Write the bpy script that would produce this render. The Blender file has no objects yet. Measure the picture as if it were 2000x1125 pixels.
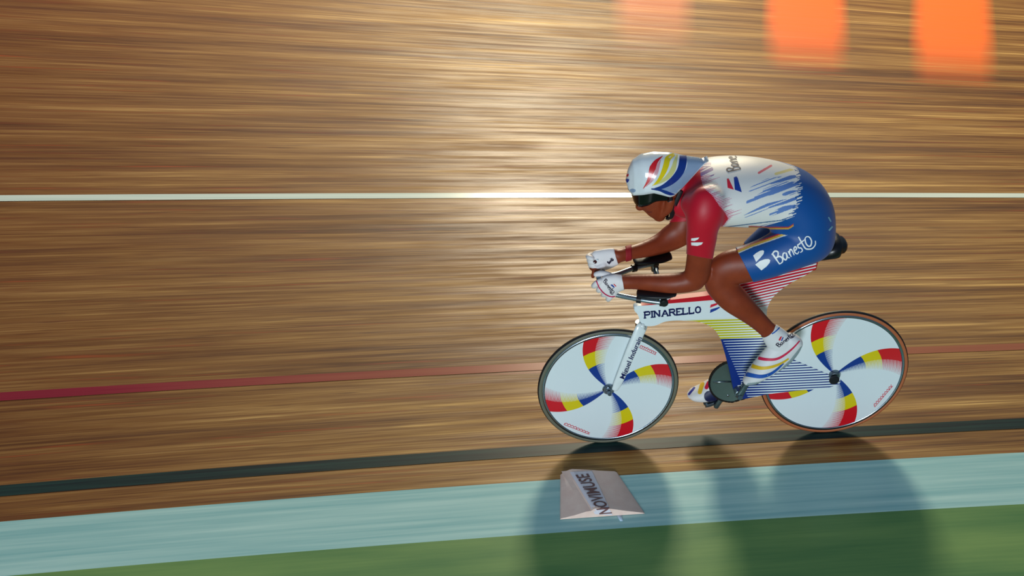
import bpy, bmesh, math, random
import numpy as np
from mathutils import Vector, Matrix
from mathutils.bvhtree import BVHTree

# ------------------------------------------------------------------ camera, world, lamps
SC = bpy.context.scene
COL = SC.collection
IW, IH = 2000.0, 1125.0
CP = np.array([-1.87572413, -5.7964383, 4.7569188])           # camera position, metres
RIGHT = np.array([0.99714719, -0.07547301, 0.00114])
UP = np.array([0.0410982, 0.55553229, 0.83047866])
FWD = np.array([0.06331203, 0.82806261, -0.55704927])
FPX = 3248.95                                                  # focal length for a 2000 px wide frame
cam_d = bpy.data.cameras.new('camera'); cam_d.sensor_width = 36.0
cam_d.lens = FPX / IW * 36.0; cam_d.clip_end = 200
cam = bpy.data.objects.new('camera', cam_d); COL.objects.link(cam)
cam.matrix_world = Matrix(((RIGHT[0], UP[0], -FWD[0], CP[0]), (RIGHT[1], UP[1], -FWD[1], CP[1]),
                           (RIGHT[2], UP[2], -FWD[2], CP[2]), (0, 0, 0, 1)))
SC.camera = cam

world = bpy.data.worlds.new('world'); SC.world = world; world.use_nodes = True
wn = world.node_tree
wn.nodes['Background'].inputs[0].default_value = (0.36, 0.56, 0.80, 1)
wn.nodes['Background'].inputs[1].default_value = 0.23

def lamp(name, loc, target, power, color, size, size_y=None, spread=180):
    d = bpy.data.lights.new(name, 'AREA'); d.energy = power; d.color = color; d.size = size
    if size_y: d.shape = 'RECTANGLE'; d.size_y = size_y
    d.spread = math.radians(spread)
    o = bpy.data.objects.new(name, d); COL.objects.link(o); o.location = loc
    o.rotation_euler = (Vector(target) - Vector(loc)).to_track_quat('-Z', 'Y').to_euler()
    return o
# the big warm arena floodlight high behind the track
lamp('floodlight_key', (0.6, 10.6, 6.0), (-0.8, 0, 0.3), 1180, (1.0, 0.85, 0.62), 1.8)
# a second bank of lamps further up the stand: its sheen runs down the varnish
bank = lamp('floodlight_bank', (1.0, 13.4, 4.9), (-1.0, 2.0, 0), 430, (1.0, 0.93, 0.60), 3.7, 4.4)
bank.data.shape = 'ELLIPSE'
# cool lamps on the infield side
lamp('infield_lamps', (-3.2, -11.0, 3.0), (-0.8, 0, 0.7), 860, (0.86, 0.95, 1.0), 2.5)

vs = SC.view_settings
vs.view_transform = 'Standard'; vs.look = 'None'; vs.gamma = 1.0; vs.use_curve_mapping = False
vs.exposure = -0.06

# ------------------------------------------------------------------ helpers
def ray(u, v):
    d = RIGHT * ((u - 1000) / FPX) + UP * (-(v - 562.5) / FPX) + FWD
    return d
def at(u, v, y):
    """point of the vertical plane y = const seen at (u, v) in the photograph"""
    d = ray(u, v); return CP + d * ((y - CP[1]) / d[1])
def ground(u, v, z=0.0):
    d = ray(u, v); return CP + d * ((z - CP[2]) / d[2])
def pj(P):
    V = np.asarray(P) - CP
    w = V @ FWD
    return np.array([1000 + FPX * (V @ RIGHT) / w, 562.5 - FPX * (V @ UP) / w])
def pjn(P):
    V = P - CP; w = V @ FWD
    return 1000 + FPX * (V @ RIGHT) / w, 562.5 - FPX * (V @ UP) / w

def lin(r, g, b):
    f = lambda c: (c / 255 / 12.92) if c / 255 <= .04045 else ((c / 255 + .055) / 1.055) ** 2.4
    return (f(r), f(g), f(b), 1.0)

def link_mesh(name, me, mat=None, parent=None, smooth=True):
    o = bpy.data.objects.new(name, me); COL.objects.link(o)
    if mat is not None:
        for m in (mat if isinstance(mat, (list, tuple)) else [mat]): me.materials.append(m)
    if smooth:
        for p in me.polygons: p.use_smooth = True
    if parent is not None: o.parent = parent
    return o
def obj(name, bm, mat=None, parent=None, smooth=True):
    bmesh.ops.recalc_face_normals(bm, faces=bm.faces[:])
    me = bpy.data.meshes.new(name); bm.to_mesh(me); bm.free()
    return link_mesh(name, me, mat, parent, smooth)
def tag(o, label=None, cat=None, kind=None, group=None):
    if label: o['label'] = label
    if cat: o['category'] = cat
    if kind: o['kind'] = kind
    if group: o['group'] = group
    return o
def sharp(o, deg=35):
    """smooth shading with hard edges kept"""
    me = o.data
    bm = bmesh.new(); bm.from_mesh(me)
    for e in bm.edges:
        e.smooth = not (len(e.link_faces) == 2 and e.calc_face_angle(0) > math.radians(deg))
    bm.to_mesh(me); bm.free()
    return o
def origin_to(o, loc):
    """put the object's origin at loc (children of roots at the world origin)"""
    loc = Vector(loc); o.data.transform(Matrix.Translation(-loc)); o.location = loc
    return o

# --- node maths written as expressions
class X:
    nt = None
    def __init__(s, v): s.v = v
    @staticmethod
    def m(op, *a):
        n = X.nt.nodes.new('ShaderNodeMath'); n.operation = op
        for i, q in enumerate(a):
            q = q.v if isinstance(q, X) else q
            if isinstance(q, (int, float)): n.inputs[i].default_value = q
            else: X.nt.links.new(q, n.inputs[i])
        return X(n.outputs[0])
    def __add__(s, o): return X.m('ADD', s, o)
    __radd__ = __add__
    def __sub__(s, o): return X.m('SUBTRACT', s, o)
    def __rsub__(s, o): return X.m('SUBTRACT', o, s)
    def __mul__(s, o): return X.m('MULTIPLY', s, o)
    __rmul__ = __mul__
    def __truediv__(s, o): return X.m('DIVIDE', s, o)
    def __lt__(s, o): return X.m('LESS_THAN', s, o)
    def __gt__(s, o): return X.m('GREATER_THAN', s, o)
def xfrac(a): return X.m('FRACT', a)
def xmin(a, b): return X.m('MINIMUM', a, b)
def xmax(a, b): return X.m('MAXIMUM', a, b)
def xclamp(a): return xmax(xmin(a, 1.0), 0.0)
def xstep(a, lo, hi): return xclamp((a - lo) / (hi - lo))
def xmix(f, c1, c2):
    n = X.nt.nodes.new('ShaderNodeMix'); n.data_type = 'RGBA'
    for k, q in ((0, f), (6, c1), (7, c2)):
        q = q.v if isinstance(q, X) else q
        if isinstance(q, (int, float, tuple)): n.inputs[k].default_value = q
        else: X.nt.links.new(q, n.inputs[k])
    return n.outputs[2]
def xnoise(vec, scale, detail=3, rough=.5, dim='3D'):
    n = X.nt.nodes.new('ShaderNodeTexNoise'); n.noise_dimensions = dim
    n.inputs['Scale'].default_value = scale; n.inputs['Detail'].default_value = detail
    n.inputs['Roughness'].default_value = rough
    X.nt.links.new(vec, n.inputs['Vector']); return X(n.outputs[0])
def xvec(a, b, c=0.0):
    n = X.nt.nodes.new('ShaderNodeCombineXYZ')
    for i, q in enumerate((a, b, c)):
        q = q.v if isinstance(q, X) else q
        if isinstance(q, (int, float)): n.inputs[i].default_value = q
        else: X.nt.links.new(q, n.inputs[i])
    return n.outputs[0]
def coords(kind='Object'):
    t = X.nt.nodes.new('ShaderNodeTexCoord'); s = X.nt.nodes.new('ShaderNodeSeparateXYZ')
    X.nt.links.new(t.outputs[kind], s.inputs[0])
    return X(s.outputs[0]), X(s.outputs[1]), X(s.outputs[2]), t.outputs[kind]

def mat(name, color=(.8, .8, .8, 1), rough=.5, metal=0.0, coat=0.0, coat_rough=.1, spec=.5, fn=None, bump=None):
    m = bpy.data.materials.new(name); m.use_nodes = True
    nt = m.node_tree; b = nt.nodes['Principled BSDF']; X.nt = nt
    b.inputs['Base Color'].default_value = color
    b.inputs['Roughness'].default_value = rough; b.inputs['Metallic'].default_value = metal
    b.inputs['Coat Weight'].default_value = coat; b.inputs['Coat Roughness'].default_value = coat_rough
    b.inputs['Specular IOR Level'].default_value = spec
    if fn:
        r = fn(b)
        if r is not None: nt.links.new(r, b.inputs['Base Color'])
    elif bump is None:
        # a little tonal unevenness so no surface is perfectly flat
        x, y, z, v = coords(); n = xnoise(v, 35, 3)
        c2 = tuple(min(1, c * 1.08) for c in color[:3]) + (1,); c1 = tuple(c * .92 for c in color[:3]) + (1,)
        nt.links.new(xmix(n, c1, c2), b.inputs['Base Color'])
    if bump:
        x, y, z, v = coords(); n = xnoise(v, bump[0], 3)
        bp = nt.nodes.new('ShaderNodeBump'); bp.inputs['Strength'].default_value = bump[1]; bp.inputs['Distance'].default_value = .001
        nt.links.new(n.v, bp.inputs['Height']); nt.links.new(bp.outputs[0], b.inputs['Normal'])
    return m

# ------------------------------------------------------------------ palette
WHITE = lin(228, 238, 240); RED = lin(205, 14, 32); BLUE = lin(8, 48, 128); YEL = lin(226, 206, 10)
M = {}
M['white'] = mat('white_paint', WHITE, .28, coat=.4)
M['red'] = mat('red_paint', RED, .3, coat=.3)
M['blue'] = mat('blue_paint', BLUE, .3, coat=.3)
M['navy_ink'] = mat('navy_lettering', lin(12, 22, 84), .4)
M['black_ink'] = mat('dark_lettering', lin(30, 22, 50), .6)
M['white_ink'] = mat('white_lettering', lin(235, 240, 242), .5)
M['red_ink'] = mat('red_lettering', lin(214, 34, 60), .4)
M['blue_ink'] = mat('blue_lettering', lin(16, 56, 150), .5)
M['steel'] = mat('polished_steel', lin(165, 178, 190), .24, metal=1)
M['alloy'] = mat('brushed_alloy', lin(118, 132, 142), .34, metal=.9)
M['dark_alloy'] = mat('dark_alloy', lin(92, 112, 114), .35, metal=.7)
M['black'] = mat('black_rubber', lin(14, 15, 20), .45)
M['tread'] = mat('tyre_tread', lin(16, 15, 18), .6)
M['wall_grey'] = mat('tyre_sidewall_grey', lin(104, 104, 88), .55)
M['wall_tan'] = mat('tyre_sidewall_tan', lin(172, 96, 56), .55)
M['visor'] = mat('visor_lens', lin(4, 4, 12), .12, coat=.3)
M['strap'] = mat('helmet_strap', lin(10, 10, 18), .6)
M['skin'] = mat('skin', lin(128, 60, 36), .46, spec=.35, fn=lambda b: xmix(xnoise(coords()[3], 18, 4), lin(112, 42, 22), lin(150, 64, 34)), bump=(220, .15))
M['glove'] = mat('white_lycra', lin(228, 226, 228), .6, bump=(300, .2))
M['wrist'] = mat('red_wristband', lin(150, 16, 30), .7)

# ------------------------------------------------------------------ the track and its surroundings
# the whole track follows one gentle bend; w is the distance up the banking, x runs along it
G2, G1, G0 = -0.00595, 0.0121, -0.0125
def bend(x): return G0 + G1 * x + G2 * x * x
# the banking flattens towards the right
def surf_z(x, w): return (-.025 * (x + .5) + .0011 * (x + .5) ** 2) * max(0.0, w - .05)
def strip(name, w0, w1, mats, dz=0.0, thick=0.0, nw=8, x0=-11.0, x1=10.0, n=168, parent=None, smooth=True):
    bm = bmesh.new(); uv = bm.loops.layers.uv.new('track')
    rows = []
    for i in range(n + 1):
        x = x0 + (x1 - x0) * i / n
        rows.append([bm.verts.new((x, w0 + (w1 - w0) * j / nw + bend(x), surf_z(x, w0 + (w1 - w0) * j / nw) + dz)) for j in range(nw + 1)])
    for i in range(n):
        for j in range(nw):
            f = bm.faces.new((rows[i][j], rows[i + 1][j], rows[i + 1][j + 1], rows[i][j + 1]))
            for l, (a, b) in zip(f.loops, ((i, j), (i + 1, j), (i + 1, j + 1), (i, j + 1))):
                l[uv].uv = (x0 + (x1 - x0) * a / n, w0 + (w1 - w0) * b / nw)
    if thick:
        bt = [bm.verts.new((v.co.x, v.co.y, v.co.z - thick)) for v in (r[0] for r in rows)]
        for i in range(n):
            f = bm.faces.new((bt[i], bt[i + 1], rows[i + 1][0], rows[i][0]))
            for l, (a, b) in zip(f.loops, ((i, w0 - .01), (i + 1, w0 - .01), (i + 1, w0), (i, w0))):
                l[uv].uv = (x0 + (x1 - x0) * a / n, b)
    me = bpy.data.meshes.new(name); bm.to_mesh(me); bm.free()
    return link_mesh(name, me, mats, parent, smooth)

def uvc():
    t = X.nt.nodes.new('ShaderNodeUVMap'); t.uv_map = 'track'
    s = X.nt.nodes.new('ShaderNodeSeparateXYZ'); X.nt.links.new(t.outputs[0], s.inputs[0])
    return X(s.outputs[0]), X(s.outputs[1])

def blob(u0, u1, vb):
    """soft patch between two upright edges of the picture, given on the boards: centre line x = xa + k*w, half-width, lower edge"""
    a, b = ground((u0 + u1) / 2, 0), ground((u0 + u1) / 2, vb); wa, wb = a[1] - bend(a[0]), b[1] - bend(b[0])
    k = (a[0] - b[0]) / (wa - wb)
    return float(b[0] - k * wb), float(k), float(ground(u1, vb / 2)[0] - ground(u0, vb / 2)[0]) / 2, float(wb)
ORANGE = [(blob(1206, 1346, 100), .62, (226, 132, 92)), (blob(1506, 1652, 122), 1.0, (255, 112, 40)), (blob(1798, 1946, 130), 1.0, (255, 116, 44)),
          (blob(240, 360, 40), .35, (170, 60, 40)), (blob(900, 1020, 36), .40, (190, 96, 70))]  # last two: faint red reflections put into the board colour
def wood(b):
    u, w = uvc()
    PL = 0.042                                         # narrow softwood battens laid along the track
    row = X.m('FLOOR', w / PL)
    rnd = X.m('FRACT', X.m('MULTIPLY', X.m('SINE', row * 12.9898), 43758.5))
    uu = u + rnd * 7.0
    a = xnoise(xvec(uu * 0.9, w * 34), 1.0, 4, .62)      # broad streaks
    c = xnoise(xvec(uu * 1.7 + 31, w * 120), 1.0, 4, .6)       # fine grain
    d = xnoise(xvec(u * .35 + 9, w * 9), 1.0, 3, .5)        # slow changes from batten to batten
    g = xnoise(xvec(u * 2.6 + 9, w * 62 + 5), 1.0, 2, .5)
    t = xclamp((a - .5) * 1.5 + (c - .5) * .9 + (d - .5) * 1.3 + (rnd - .5) * .12 + .5)
    n = X.nt.nodes.new('ShaderNodeValToRGB'); X.nt.links.new(t.v, n.inputs[0])
    cr = n.color_ramp; cr.elements[0].position = 0.0; cr.elements[0].color = lin(66, 36, 18)
    cr.elements[1].position = 1.0; cr.elements[1].color = lin(216, 174, 104)
    for p, q in ((.28, lin(108, 70, 34)), (.52, lin(138, 98, 50)), (.78, lin(168, 128, 72))):
        e = cr.elements.new(p); e.color = q
    # thin dark scorch marks and scuffs drawn out along the boards
    dk = xclamp((g - .62) * 9.0)
    col = xmix(dk * .6, n.outputs[0], lin(80, 46, 26))
    col = xmix(xstep(u, -1.8, -4.8) * xclamp(d * 1.2) * .9, col, lin(120, 60, 30))      # light falloff to the left, painted into the wood as a redder tone
    # joint between battens
    fr = xfrac(w / PL)
    j = (fr < .035)
    col = xmix(j * .35, col, lin(60, 32, 18))
    # orange patches and faint red reflections painted into the boards, thin at their edges
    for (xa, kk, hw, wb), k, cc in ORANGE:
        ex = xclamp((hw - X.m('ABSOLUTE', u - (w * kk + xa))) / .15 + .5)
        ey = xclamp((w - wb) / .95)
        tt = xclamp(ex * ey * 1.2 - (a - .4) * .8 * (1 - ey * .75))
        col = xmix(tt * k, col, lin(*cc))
    # varnish
    rn = X.m('MULTIPLY_ADD', a, .16, .20)
    X.nt.links.new(rn.v, b.inputs['Coat Roughness'])
    # uneven, worn varnish and slightly cupped battens break the sheen into streaks
    e = xnoise(xvec(u * 1.1 + 3, w * 26 + 8), 1.0, 4, .65); e2 = xnoise(xvec(u * 1.6, w * 3), 1.0, 2, .5)
    X.nt.links.new(xclamp((e - .38) * .80 + (e2 - .5) * .25).v, b.inputs['Coat Weight'])
    bp = X.nt.nodes.new('ShaderNodeBump'); bp.inputs['Strength'].default_value = .38; bp.inputs['Distance'].default_value = .002
    X.nt.links.new((e + c * .4).v, bp.inputs['Height']); X.nt.links.new(bp.outputs[0], b.inputs['Coat Normal'])
    return col
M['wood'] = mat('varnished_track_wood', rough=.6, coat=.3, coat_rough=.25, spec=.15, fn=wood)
def paint_streak(c1, c2, su=.8, sw=30, amt=1.0, coat=.3, cr=.18, rough=.7, name='paint'):
    def fn(b):
        u, w = uvc()
        a = xnoise(xvec(u * su, w * sw), 1.0, 4, .6)
        return xmix(xclamp((a - .35) * 3.0 * amt), c1, c2)
    return mat(name, rough=rough, coat=coat, coat_rough=cr, spec=.12, fn=fn)
M['pblue'] = paint_streak(lin(138, 188, 190), lin(184, 220, 216), .7, 28, .8, name='pale_blue_track_paint')
M['pwhite'] = paint_streak(lin(204, 222, 214), lin(226, 236, 226), 1, 40, name='white_line_paint')
M['pblack'] = paint_streak(lin(8, 22, 30), lin(30, 62, 58), 1, 40, coat=.22, cr=.26, name='black_line_paint')
def worn_red(b):
    u, w = uvc(); a = xnoise(xvec(u, w * 40), 1.0, 4, .6)
    c = xmix(a, lin(120, 14, 40), lin(158, 36, 58))
    return xmix(xclamp(xstep(u, -3.4, -1.3) * .85 + (a - .5) * .5), c, lin(156, 96, 66))
M['pred'] = mat('worn_red_line_paint', rough=.7, coat=.3, coat_rough=.2, spec=.12, fn=worn_red)
def green(b):
    u, w = uvc()
    a = xnoise(xvec(u * .9, w * 5), 1.0, 3, .5); c = xnoise(xvec(u * 2.0, w * 60), 1.0, 4, .6)
    return xmix(xclamp((a - .3) * 1.6 + (c - .5) * .5), lin(78, 124, 74), lin(132, 164, 94))
M['green'] = mat('green_infield_floor', rough=.7, coat=.25, coat_rough=.25, spec=.15, fn=green)

W_BLUE1, W_BLUE0 = -0.205, -0.545
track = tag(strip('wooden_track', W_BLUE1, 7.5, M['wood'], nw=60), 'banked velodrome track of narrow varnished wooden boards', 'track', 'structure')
apron = tag(strip('inner_apron', W_BLUE0, W_BLUE1, M['pblue'], nw=6), 'pale blue painted band along the inner edge of the wooden track', 'track apron', 'structure')
field = tag(strip('infield_floor', -9.0, W_BLUE0, M['green'], nw=40), 'green infield floor inside the pale blue band', 'floor', 'structure')
def line(name, w, wd, m, label):
    return tag(strip(name, w - wd / 2, w + wd / 2, m, dz=.0015, nw=2), label, 'painted line', 'structure')
line('measuring_line', -0.002, .074, M['pblack'], 'black measuring line painted low on the wooden track')
line('sprinters_line', 0.613, .057, M['pred'], 'dull red line painted on the wooden boards above the black line')
line('stayers_line', 2.168, .053, M['pwhite'], 'thin white line running across the boards behind the rider')

# ------------------------------------------------------------------ geometry helpers
def cr_interp(pts, n):
    P = np.array(pts, float); k = len(P); out = []
    Q = np.vstack([2 * P[0] - P[1], P, 2 * P[-1] - P[-2]])
    for i in range(k - 1):
        p0, p1, p2, p3 = Q[i:i + 4]
        for j in range(n):
            t = j / n
            out.append(.5 * (2 * p1 + (p2 - p0) * t + (2 * p0 - 5 * p1 + 4 * p2 - p3) * t * t + (3 * p1 - p0 - 3 * p2 + p3) * t ** 3))
    out.append(P[-1]); return np.array(out)

def loft_rings(st, n=6, rnd=False):
    """st: (u, v, y, half-height in photo pixels, lateral radius in m) -> rings (centre, N, L, ra, rb)"""
    S = cr_interp(st, n) if n > 1 else np.array(st, float)
    C = np.array([at(s[0], s[1], s[2]) for s in S]); out = []
    for i in range(len(S)):
        T = C[min(i + 1, len(S) - 1)] - C[max(i - 1, 0)]; T /= np.linalg.norm(T)
        L = np.array([0., 1., 0.]) - T * T[1]; L /= np.linalg.norm(L); N = np.cross(T, L)
        j = lambda d: (pj(C[i] + d * .01) - pj(C[i] - d * .01)) / .02
        t2 = j(T); m = np.array([-t2[1], t2[0]]); m /= np.linalg.norm(m)
        jn, jl = abs(j(N) @ m), abs(j(L) @ m)
        h, rb = S[i][3], S[i][4]
        ra = math.sqrt(max(h * h - (rb * jl) ** 2, (.35 * h) ** 2)) / max(jn, 1e-6)
        if rnd: ra = rb
        out.append((C[i], N, L, ra, rb, T))
    return out
def add_loft(bm, rings, seg=20, cap=True, exp=2.0):
    vs_ = []
    R = list(rings)
    if cap:
        def ends(r, sgn):
            c, N, L, ra, rb, T = r; rr = min(ra, rb); o = []
            for a in (25, 50, 72):
                s, q = math.cos(math.radians(a)), math.sin(math.radians(a))
                o.append((c + T * sgn * rr * q, N, L, ra * s, rb * s, T))
            return o
        R = ends(R[0], -1)[::-1] + R + ends(R[-1], 1)
    for c, N, L, ra, rb, T in R:
        ring = []
        for k in range(seg):
            a = 2 * math.pi * k / seg; ca, sa = math.cos(a), math.sin(a)
            f = lambda q: math.copysign(abs(q) ** (2 / exp), q)
            ring.append(bm.verts.new(c + N * ra * f(ca) + L * rb * f(sa)))
        vs_.append(ring)
    for i in range(len(vs_) - 1):
        for k in range(seg):
            bm.faces.new((vs_[i][k], vs_[i][(k + 1) % seg], vs_[i + 1][(k + 1) % seg], vs_[i + 1][k]))
    if True:
        bm.faces.new(vs_[0][::-1]); bm.faces.new(vs_[-1])
def rings3(pts, n=5):
    """pts: (x, y, z, radius_up, radius_side)"""
    S = cr_interp(pts, n) if n > 1 else np.array(pts, float); out = []
    for i in range(len(S)):
        T = S[min(i + 1, len(S) - 1), :3] - S[max(i - 1, 0), :3]; T /= np.linalg.norm(T) + 1e-12
        L = np.array([0., 1., 0.]) if abs(T[1]) < .9 else np.array([1., 0., 0.])
        L = L - T * (L @ T); L /= np.linalg.norm(L); N = np.cross(T, L)
        out.append((S[i, :3], N, L, S[i, 3], S[i, 4], T))
    return out
def tube(bm, pts, r, seg=14, n=1, cap=False):
    add_loft(bm, rings3([tuple(p) + (r, r) for p in pts], n), seg, cap)
def lathe_y(bm, prof, c, seg=96, closed=False):
    """revolve profile [(radius, y)] about the lateral axis through c"""
    rows = []
    for r, y in prof:
        if r < 1e-5: rows.append([bm.verts.new((c[0], c[1] + y, c[2]))])
        else: rows.append([bm.verts.new((c[0] + r * math.cos(2 * math.pi * k / seg), c[1] + y, c[2] + r * math.sin(2 * math.pi * k / seg))) for k in range(seg)])
    prs = list(zip(rows, rows[1:])) + ([(rows[-1], rows[0])] if closed else [])
    for a, b in prs:
        for k in range(seg):
            q = [a[k % len(a)], a[(k + 1) % len(a)], b[(k + 1) % len(b)], b[k % len(b)]]
            u_ = []
            for v in q:
                if v not in u_: u_.append(v)
            if len(u_) > 2: bm.faces.new(u_)
def prism_y(bm, poly, y0, y1, bevel=0.0, bseg=3):
    """extrude an (x, z) outline between y0 and y1"""
    a = [bm.verts.new((x, y0, z)) for x, z in poly]; b = [bm.verts.new((x, y1, z)) for x, z in poly]
    f1 = bm.faces.new(a); f2 = bm.faces.new(b[::-1]); n = len(poly)
    for i in range(n): bm.faces.new((a[i], b[i], b[(i + 1) % n], a[(i + 1) % n]))
    if bevel:
        es = [e for e in f1.edges] + [e for e in f2.edges]
        bmesh.ops.bevel(bm, geom=es, offset=bevel, segments=bseg, profile=.5, affect='EDGES')
def densify(poly, step):
    out = []
    for i, p in enumerate(poly):
        q = poly[(i + 1) % len(poly)]; d = math.dist(p, q); k = max(1, int(d / step))
        for j in range(k): out.append((p[0] + (q[0] - p[0]) * j / k, p[1] + (q[1] - p[1]) * j / k))
    return out
def smooth_closed(pts, n=6):
    P = np.array(pts, float); k = len(P); out = []
    for i in range(k):
        p0, p1, p2, p3 = P[i - 1], P[i], P[(i + 1) % k], P[(i + 2) % k]
        for j in range(n):
            t = j / n
            out.append(tuple(.5 * (2 * p1 + (p2 - p0) * t + (2 * p0 - 5 * p1 + 4 * p2 - p3) * t * t + (3 * p1 - p0 - 3 * p2 + p3) * t ** 3)))
    return out
def smooth_open(pts, n=8): return [tuple(p) for p in cr_interp(pts, n)]

# --- lettering and marks laid on a surface
def bvh_of(*objs):
    V, F = [], []
    for o in objs:
        mw = Matrix.Translation(o.location) if o.parent or True else o.matrix_world
        b = len(V); V += [mw @ v.co for v in o.data.vertices]; F += [[b + i for i in p.vertices] for p in o.data.polygons]
    return BVHTree.FromPolygons(V, F)
def lay(bm, bvh, off=.0012, keep=None):
    """bm holds photo-plane points (u, v, 0): drop them on the surface and lift them by off"""
    dead = []
    for v in bm.verts:
        d = Vector(ray(v.co.x, v.co.y)).normalized()
        h, nrm, i, dist = bvh.ray_cast(Vector(CP), d)
        if h is None: dead.append(v); continue
        if nrm.dot(d) > 0: nrm = -nrm
        v.co = h + nrm * off
    bmesh.ops.delete(bm, geom=dead, context='VERTS')
    if keep:
        bmesh.ops.delete(bm, geom=[e for e in bm.edges if e.calc_length() > keep], context='EDGES')
def subdiv(bm, step):
    bmesh.ops.triangulate(bm, faces=bm.faces[:])
    for _ in range(5):
        es = [e for e in bm.edges if e.calc_length() > step]
        if not es: break
        bmesh.ops.subdivide_edges(bm, edges=es, cuts=1)
        bmesh.ops.triangulate(bm, faces=[f for f in bm.faces if len(f.verts) > 3])
def stroke(bm, pts, w, smooth=0, taper=None):
    """a ribbon of half-width w along pts"""
    P = smooth_open(pts, smooth) if smooth else pts
    # resample so that straight runs are dense as well
    Q = [P[0]]
    for a, b in zip(P, P[1:]):
        k = max(1, int(math.dist(a, b) / 3.0))
        for j in range(1, k + 1): Q.append((a[0] + (b[0] - a[0]) * j / k, a[1] + (b[1] - a[1]) * j / k))
    P = Q; prev = None
    for i, p in enumerate(P):
        a = P[max(i - 1, 0)]; b = P[min(i + 1, len(P) - 1)]
        d = math.dist(a, b) or 1; nx, ny = -(b[1] - a[1]) / d, (b[0] - a[0]) / d
        ww = w * (taper(i / (len(P) - 1)) if taper else 1)
        cur = (bm.verts.new((p[0] + nx * ww, p[1] + ny * ww, 0)), bm.verts.new((p[0] - nx * ww, p[1] - ny * ww, 0)))
        if prev: bm.faces.new((prev[0], prev[1], cur[1], cur[0]))
        prev = cur
def poly2(bm, pts): bm.faces.new([bm.verts.new((p[0], p[1], 0)) for p in pts])
def font_bm(text, size=1.0, shear=0.0, offset=0.0, spacing=1.0):
    cu = bpy.data.curves.new('t', 'FONT'); cu.body = text; cu.size = size; cu.shear = shear; cu.offset = offset
    cu.space_character = spacing; cu.fill_mode = 'FRONT'; cu.resolution_u = 3
    o = bpy.data.objects.new('t', cu); COL.objects.link(o); bpy.context.view_layer.update()
    dg = bpy.context.evaluated_depsgraph_get(); me = bpy.data.meshes.new_from_object(o.evaluated_get(dg))
    bm = bmesh.new(); bm.from_mesh(me); bpy.data.objects.remove(o); bpy.data.curves.remove(cu)
    return bm
def font_fit(bm, p0, p1, up, w_to=None):
    """place text in the photo plane: baseline from p0 to p1, letters rising along up (pixels of cap height)"""
    xs = [v.co.x for v in bm.verts]; ys = [v.co.y for v in bm.verts]
    x0, x1, cap = min(xs), max(xs), .69
    for v in bm.verts:
        s = (v.co.x - x0) / (x1 - x0); t = v.co.y / cap
        v.co = Vector((p0[0] + (p1[0] - p0[0]) * s + up[0] * t, p0[1] + (p1[1] - p0[1]) * s + up[1] * t, 0))
def mark(name, bm, bvh, m, parent, off=.0012, step=None, keep=.05):
    if step: subdiv(bm, step)
    lay(bm, bvh, off, keep)
    if name == 'cuff_line':                     # one unbroken line: keep the longest run
        left, runs = set(bm.verts), []
        while left:
            st_ = [left.pop()]; run = []
            while st_:
                q = st_.pop(); run.append(q)
                for e in q.link_edges:
                    o_ = e.other_vert(q)
                    if o_ in left: left.discard(o_); st_.append(o_)
            runs.append(run)
        runs.sort(key=len); bmesh.ops.delete(bm, geom=[v for r in runs[:-1] for v in r], context='VERTS')
    me = bpy.data.meshes.new(name); bm.to_mesh(me); bm.free()
    return link_mesh(name, me, m, parent, False)

# ================================================================== BICYCLE
bike = bpy.data.objects.new('bicycle', None); COL.objects.link(bike)
tag(bike, 'white time trial bicycle with disc wheels and striped frame under the rider', 'bicycle')

# ---- frame: one hollow moulded shell
FR = [(1237, 600), (1242, 595.5), (1254, 590), (1306, 579), (1377, 571), (1420, 561), (1438, 550), (1470, 547), (1530, 532), (1592, 512), (1597, 516), (1591, 523),
      (1577, 534), (1553, 546), (1534, 557), (1519, 569), (1508, 580), (1502, 590), (1497, 603), (1497, 625), (1503, 655), (1515, 678), (1543, 699), (1580, 714), (1620, 731),
      (1643, 739), (1642, 748), (1616, 756), (1560, 761), (1500, 768), (1462, 776), (1446, 778), (1436, 774), (1432, 762), (1431, 754), (1424, 721), (1418, 698), (1408, 663), (1401, 650), (1394, 641),
      (1379, 631), (1359, 625.5), (1320, 624), (1296, 626.5), (1282, 634), (1269, 636), (1257, 634.5), (1250, 628), (1248, 620), (1245, 612), (1239, 606)]
fo = [at(u, v, .010 if i in (2, 3, 4, 5, 6) else -.010) for i, (u, v) in enumerate(FR)]
fo = [(p[0], p[2]) for p in fo]
def chaikin(P):
    out = []
    for i, a in enumerate(P):
        b = P[(i + 1) % len(P)]; out += [(a[0] * .75 + b[0] * .25, a[1] * .75 + b[1] * .25), (a[0] * .25 + b[0] * .75, a[1] * .25 + b[1] * .75)]
    return out
fo = densify(chaikin(chaikin(densify(fo, .03))), .02)
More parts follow.
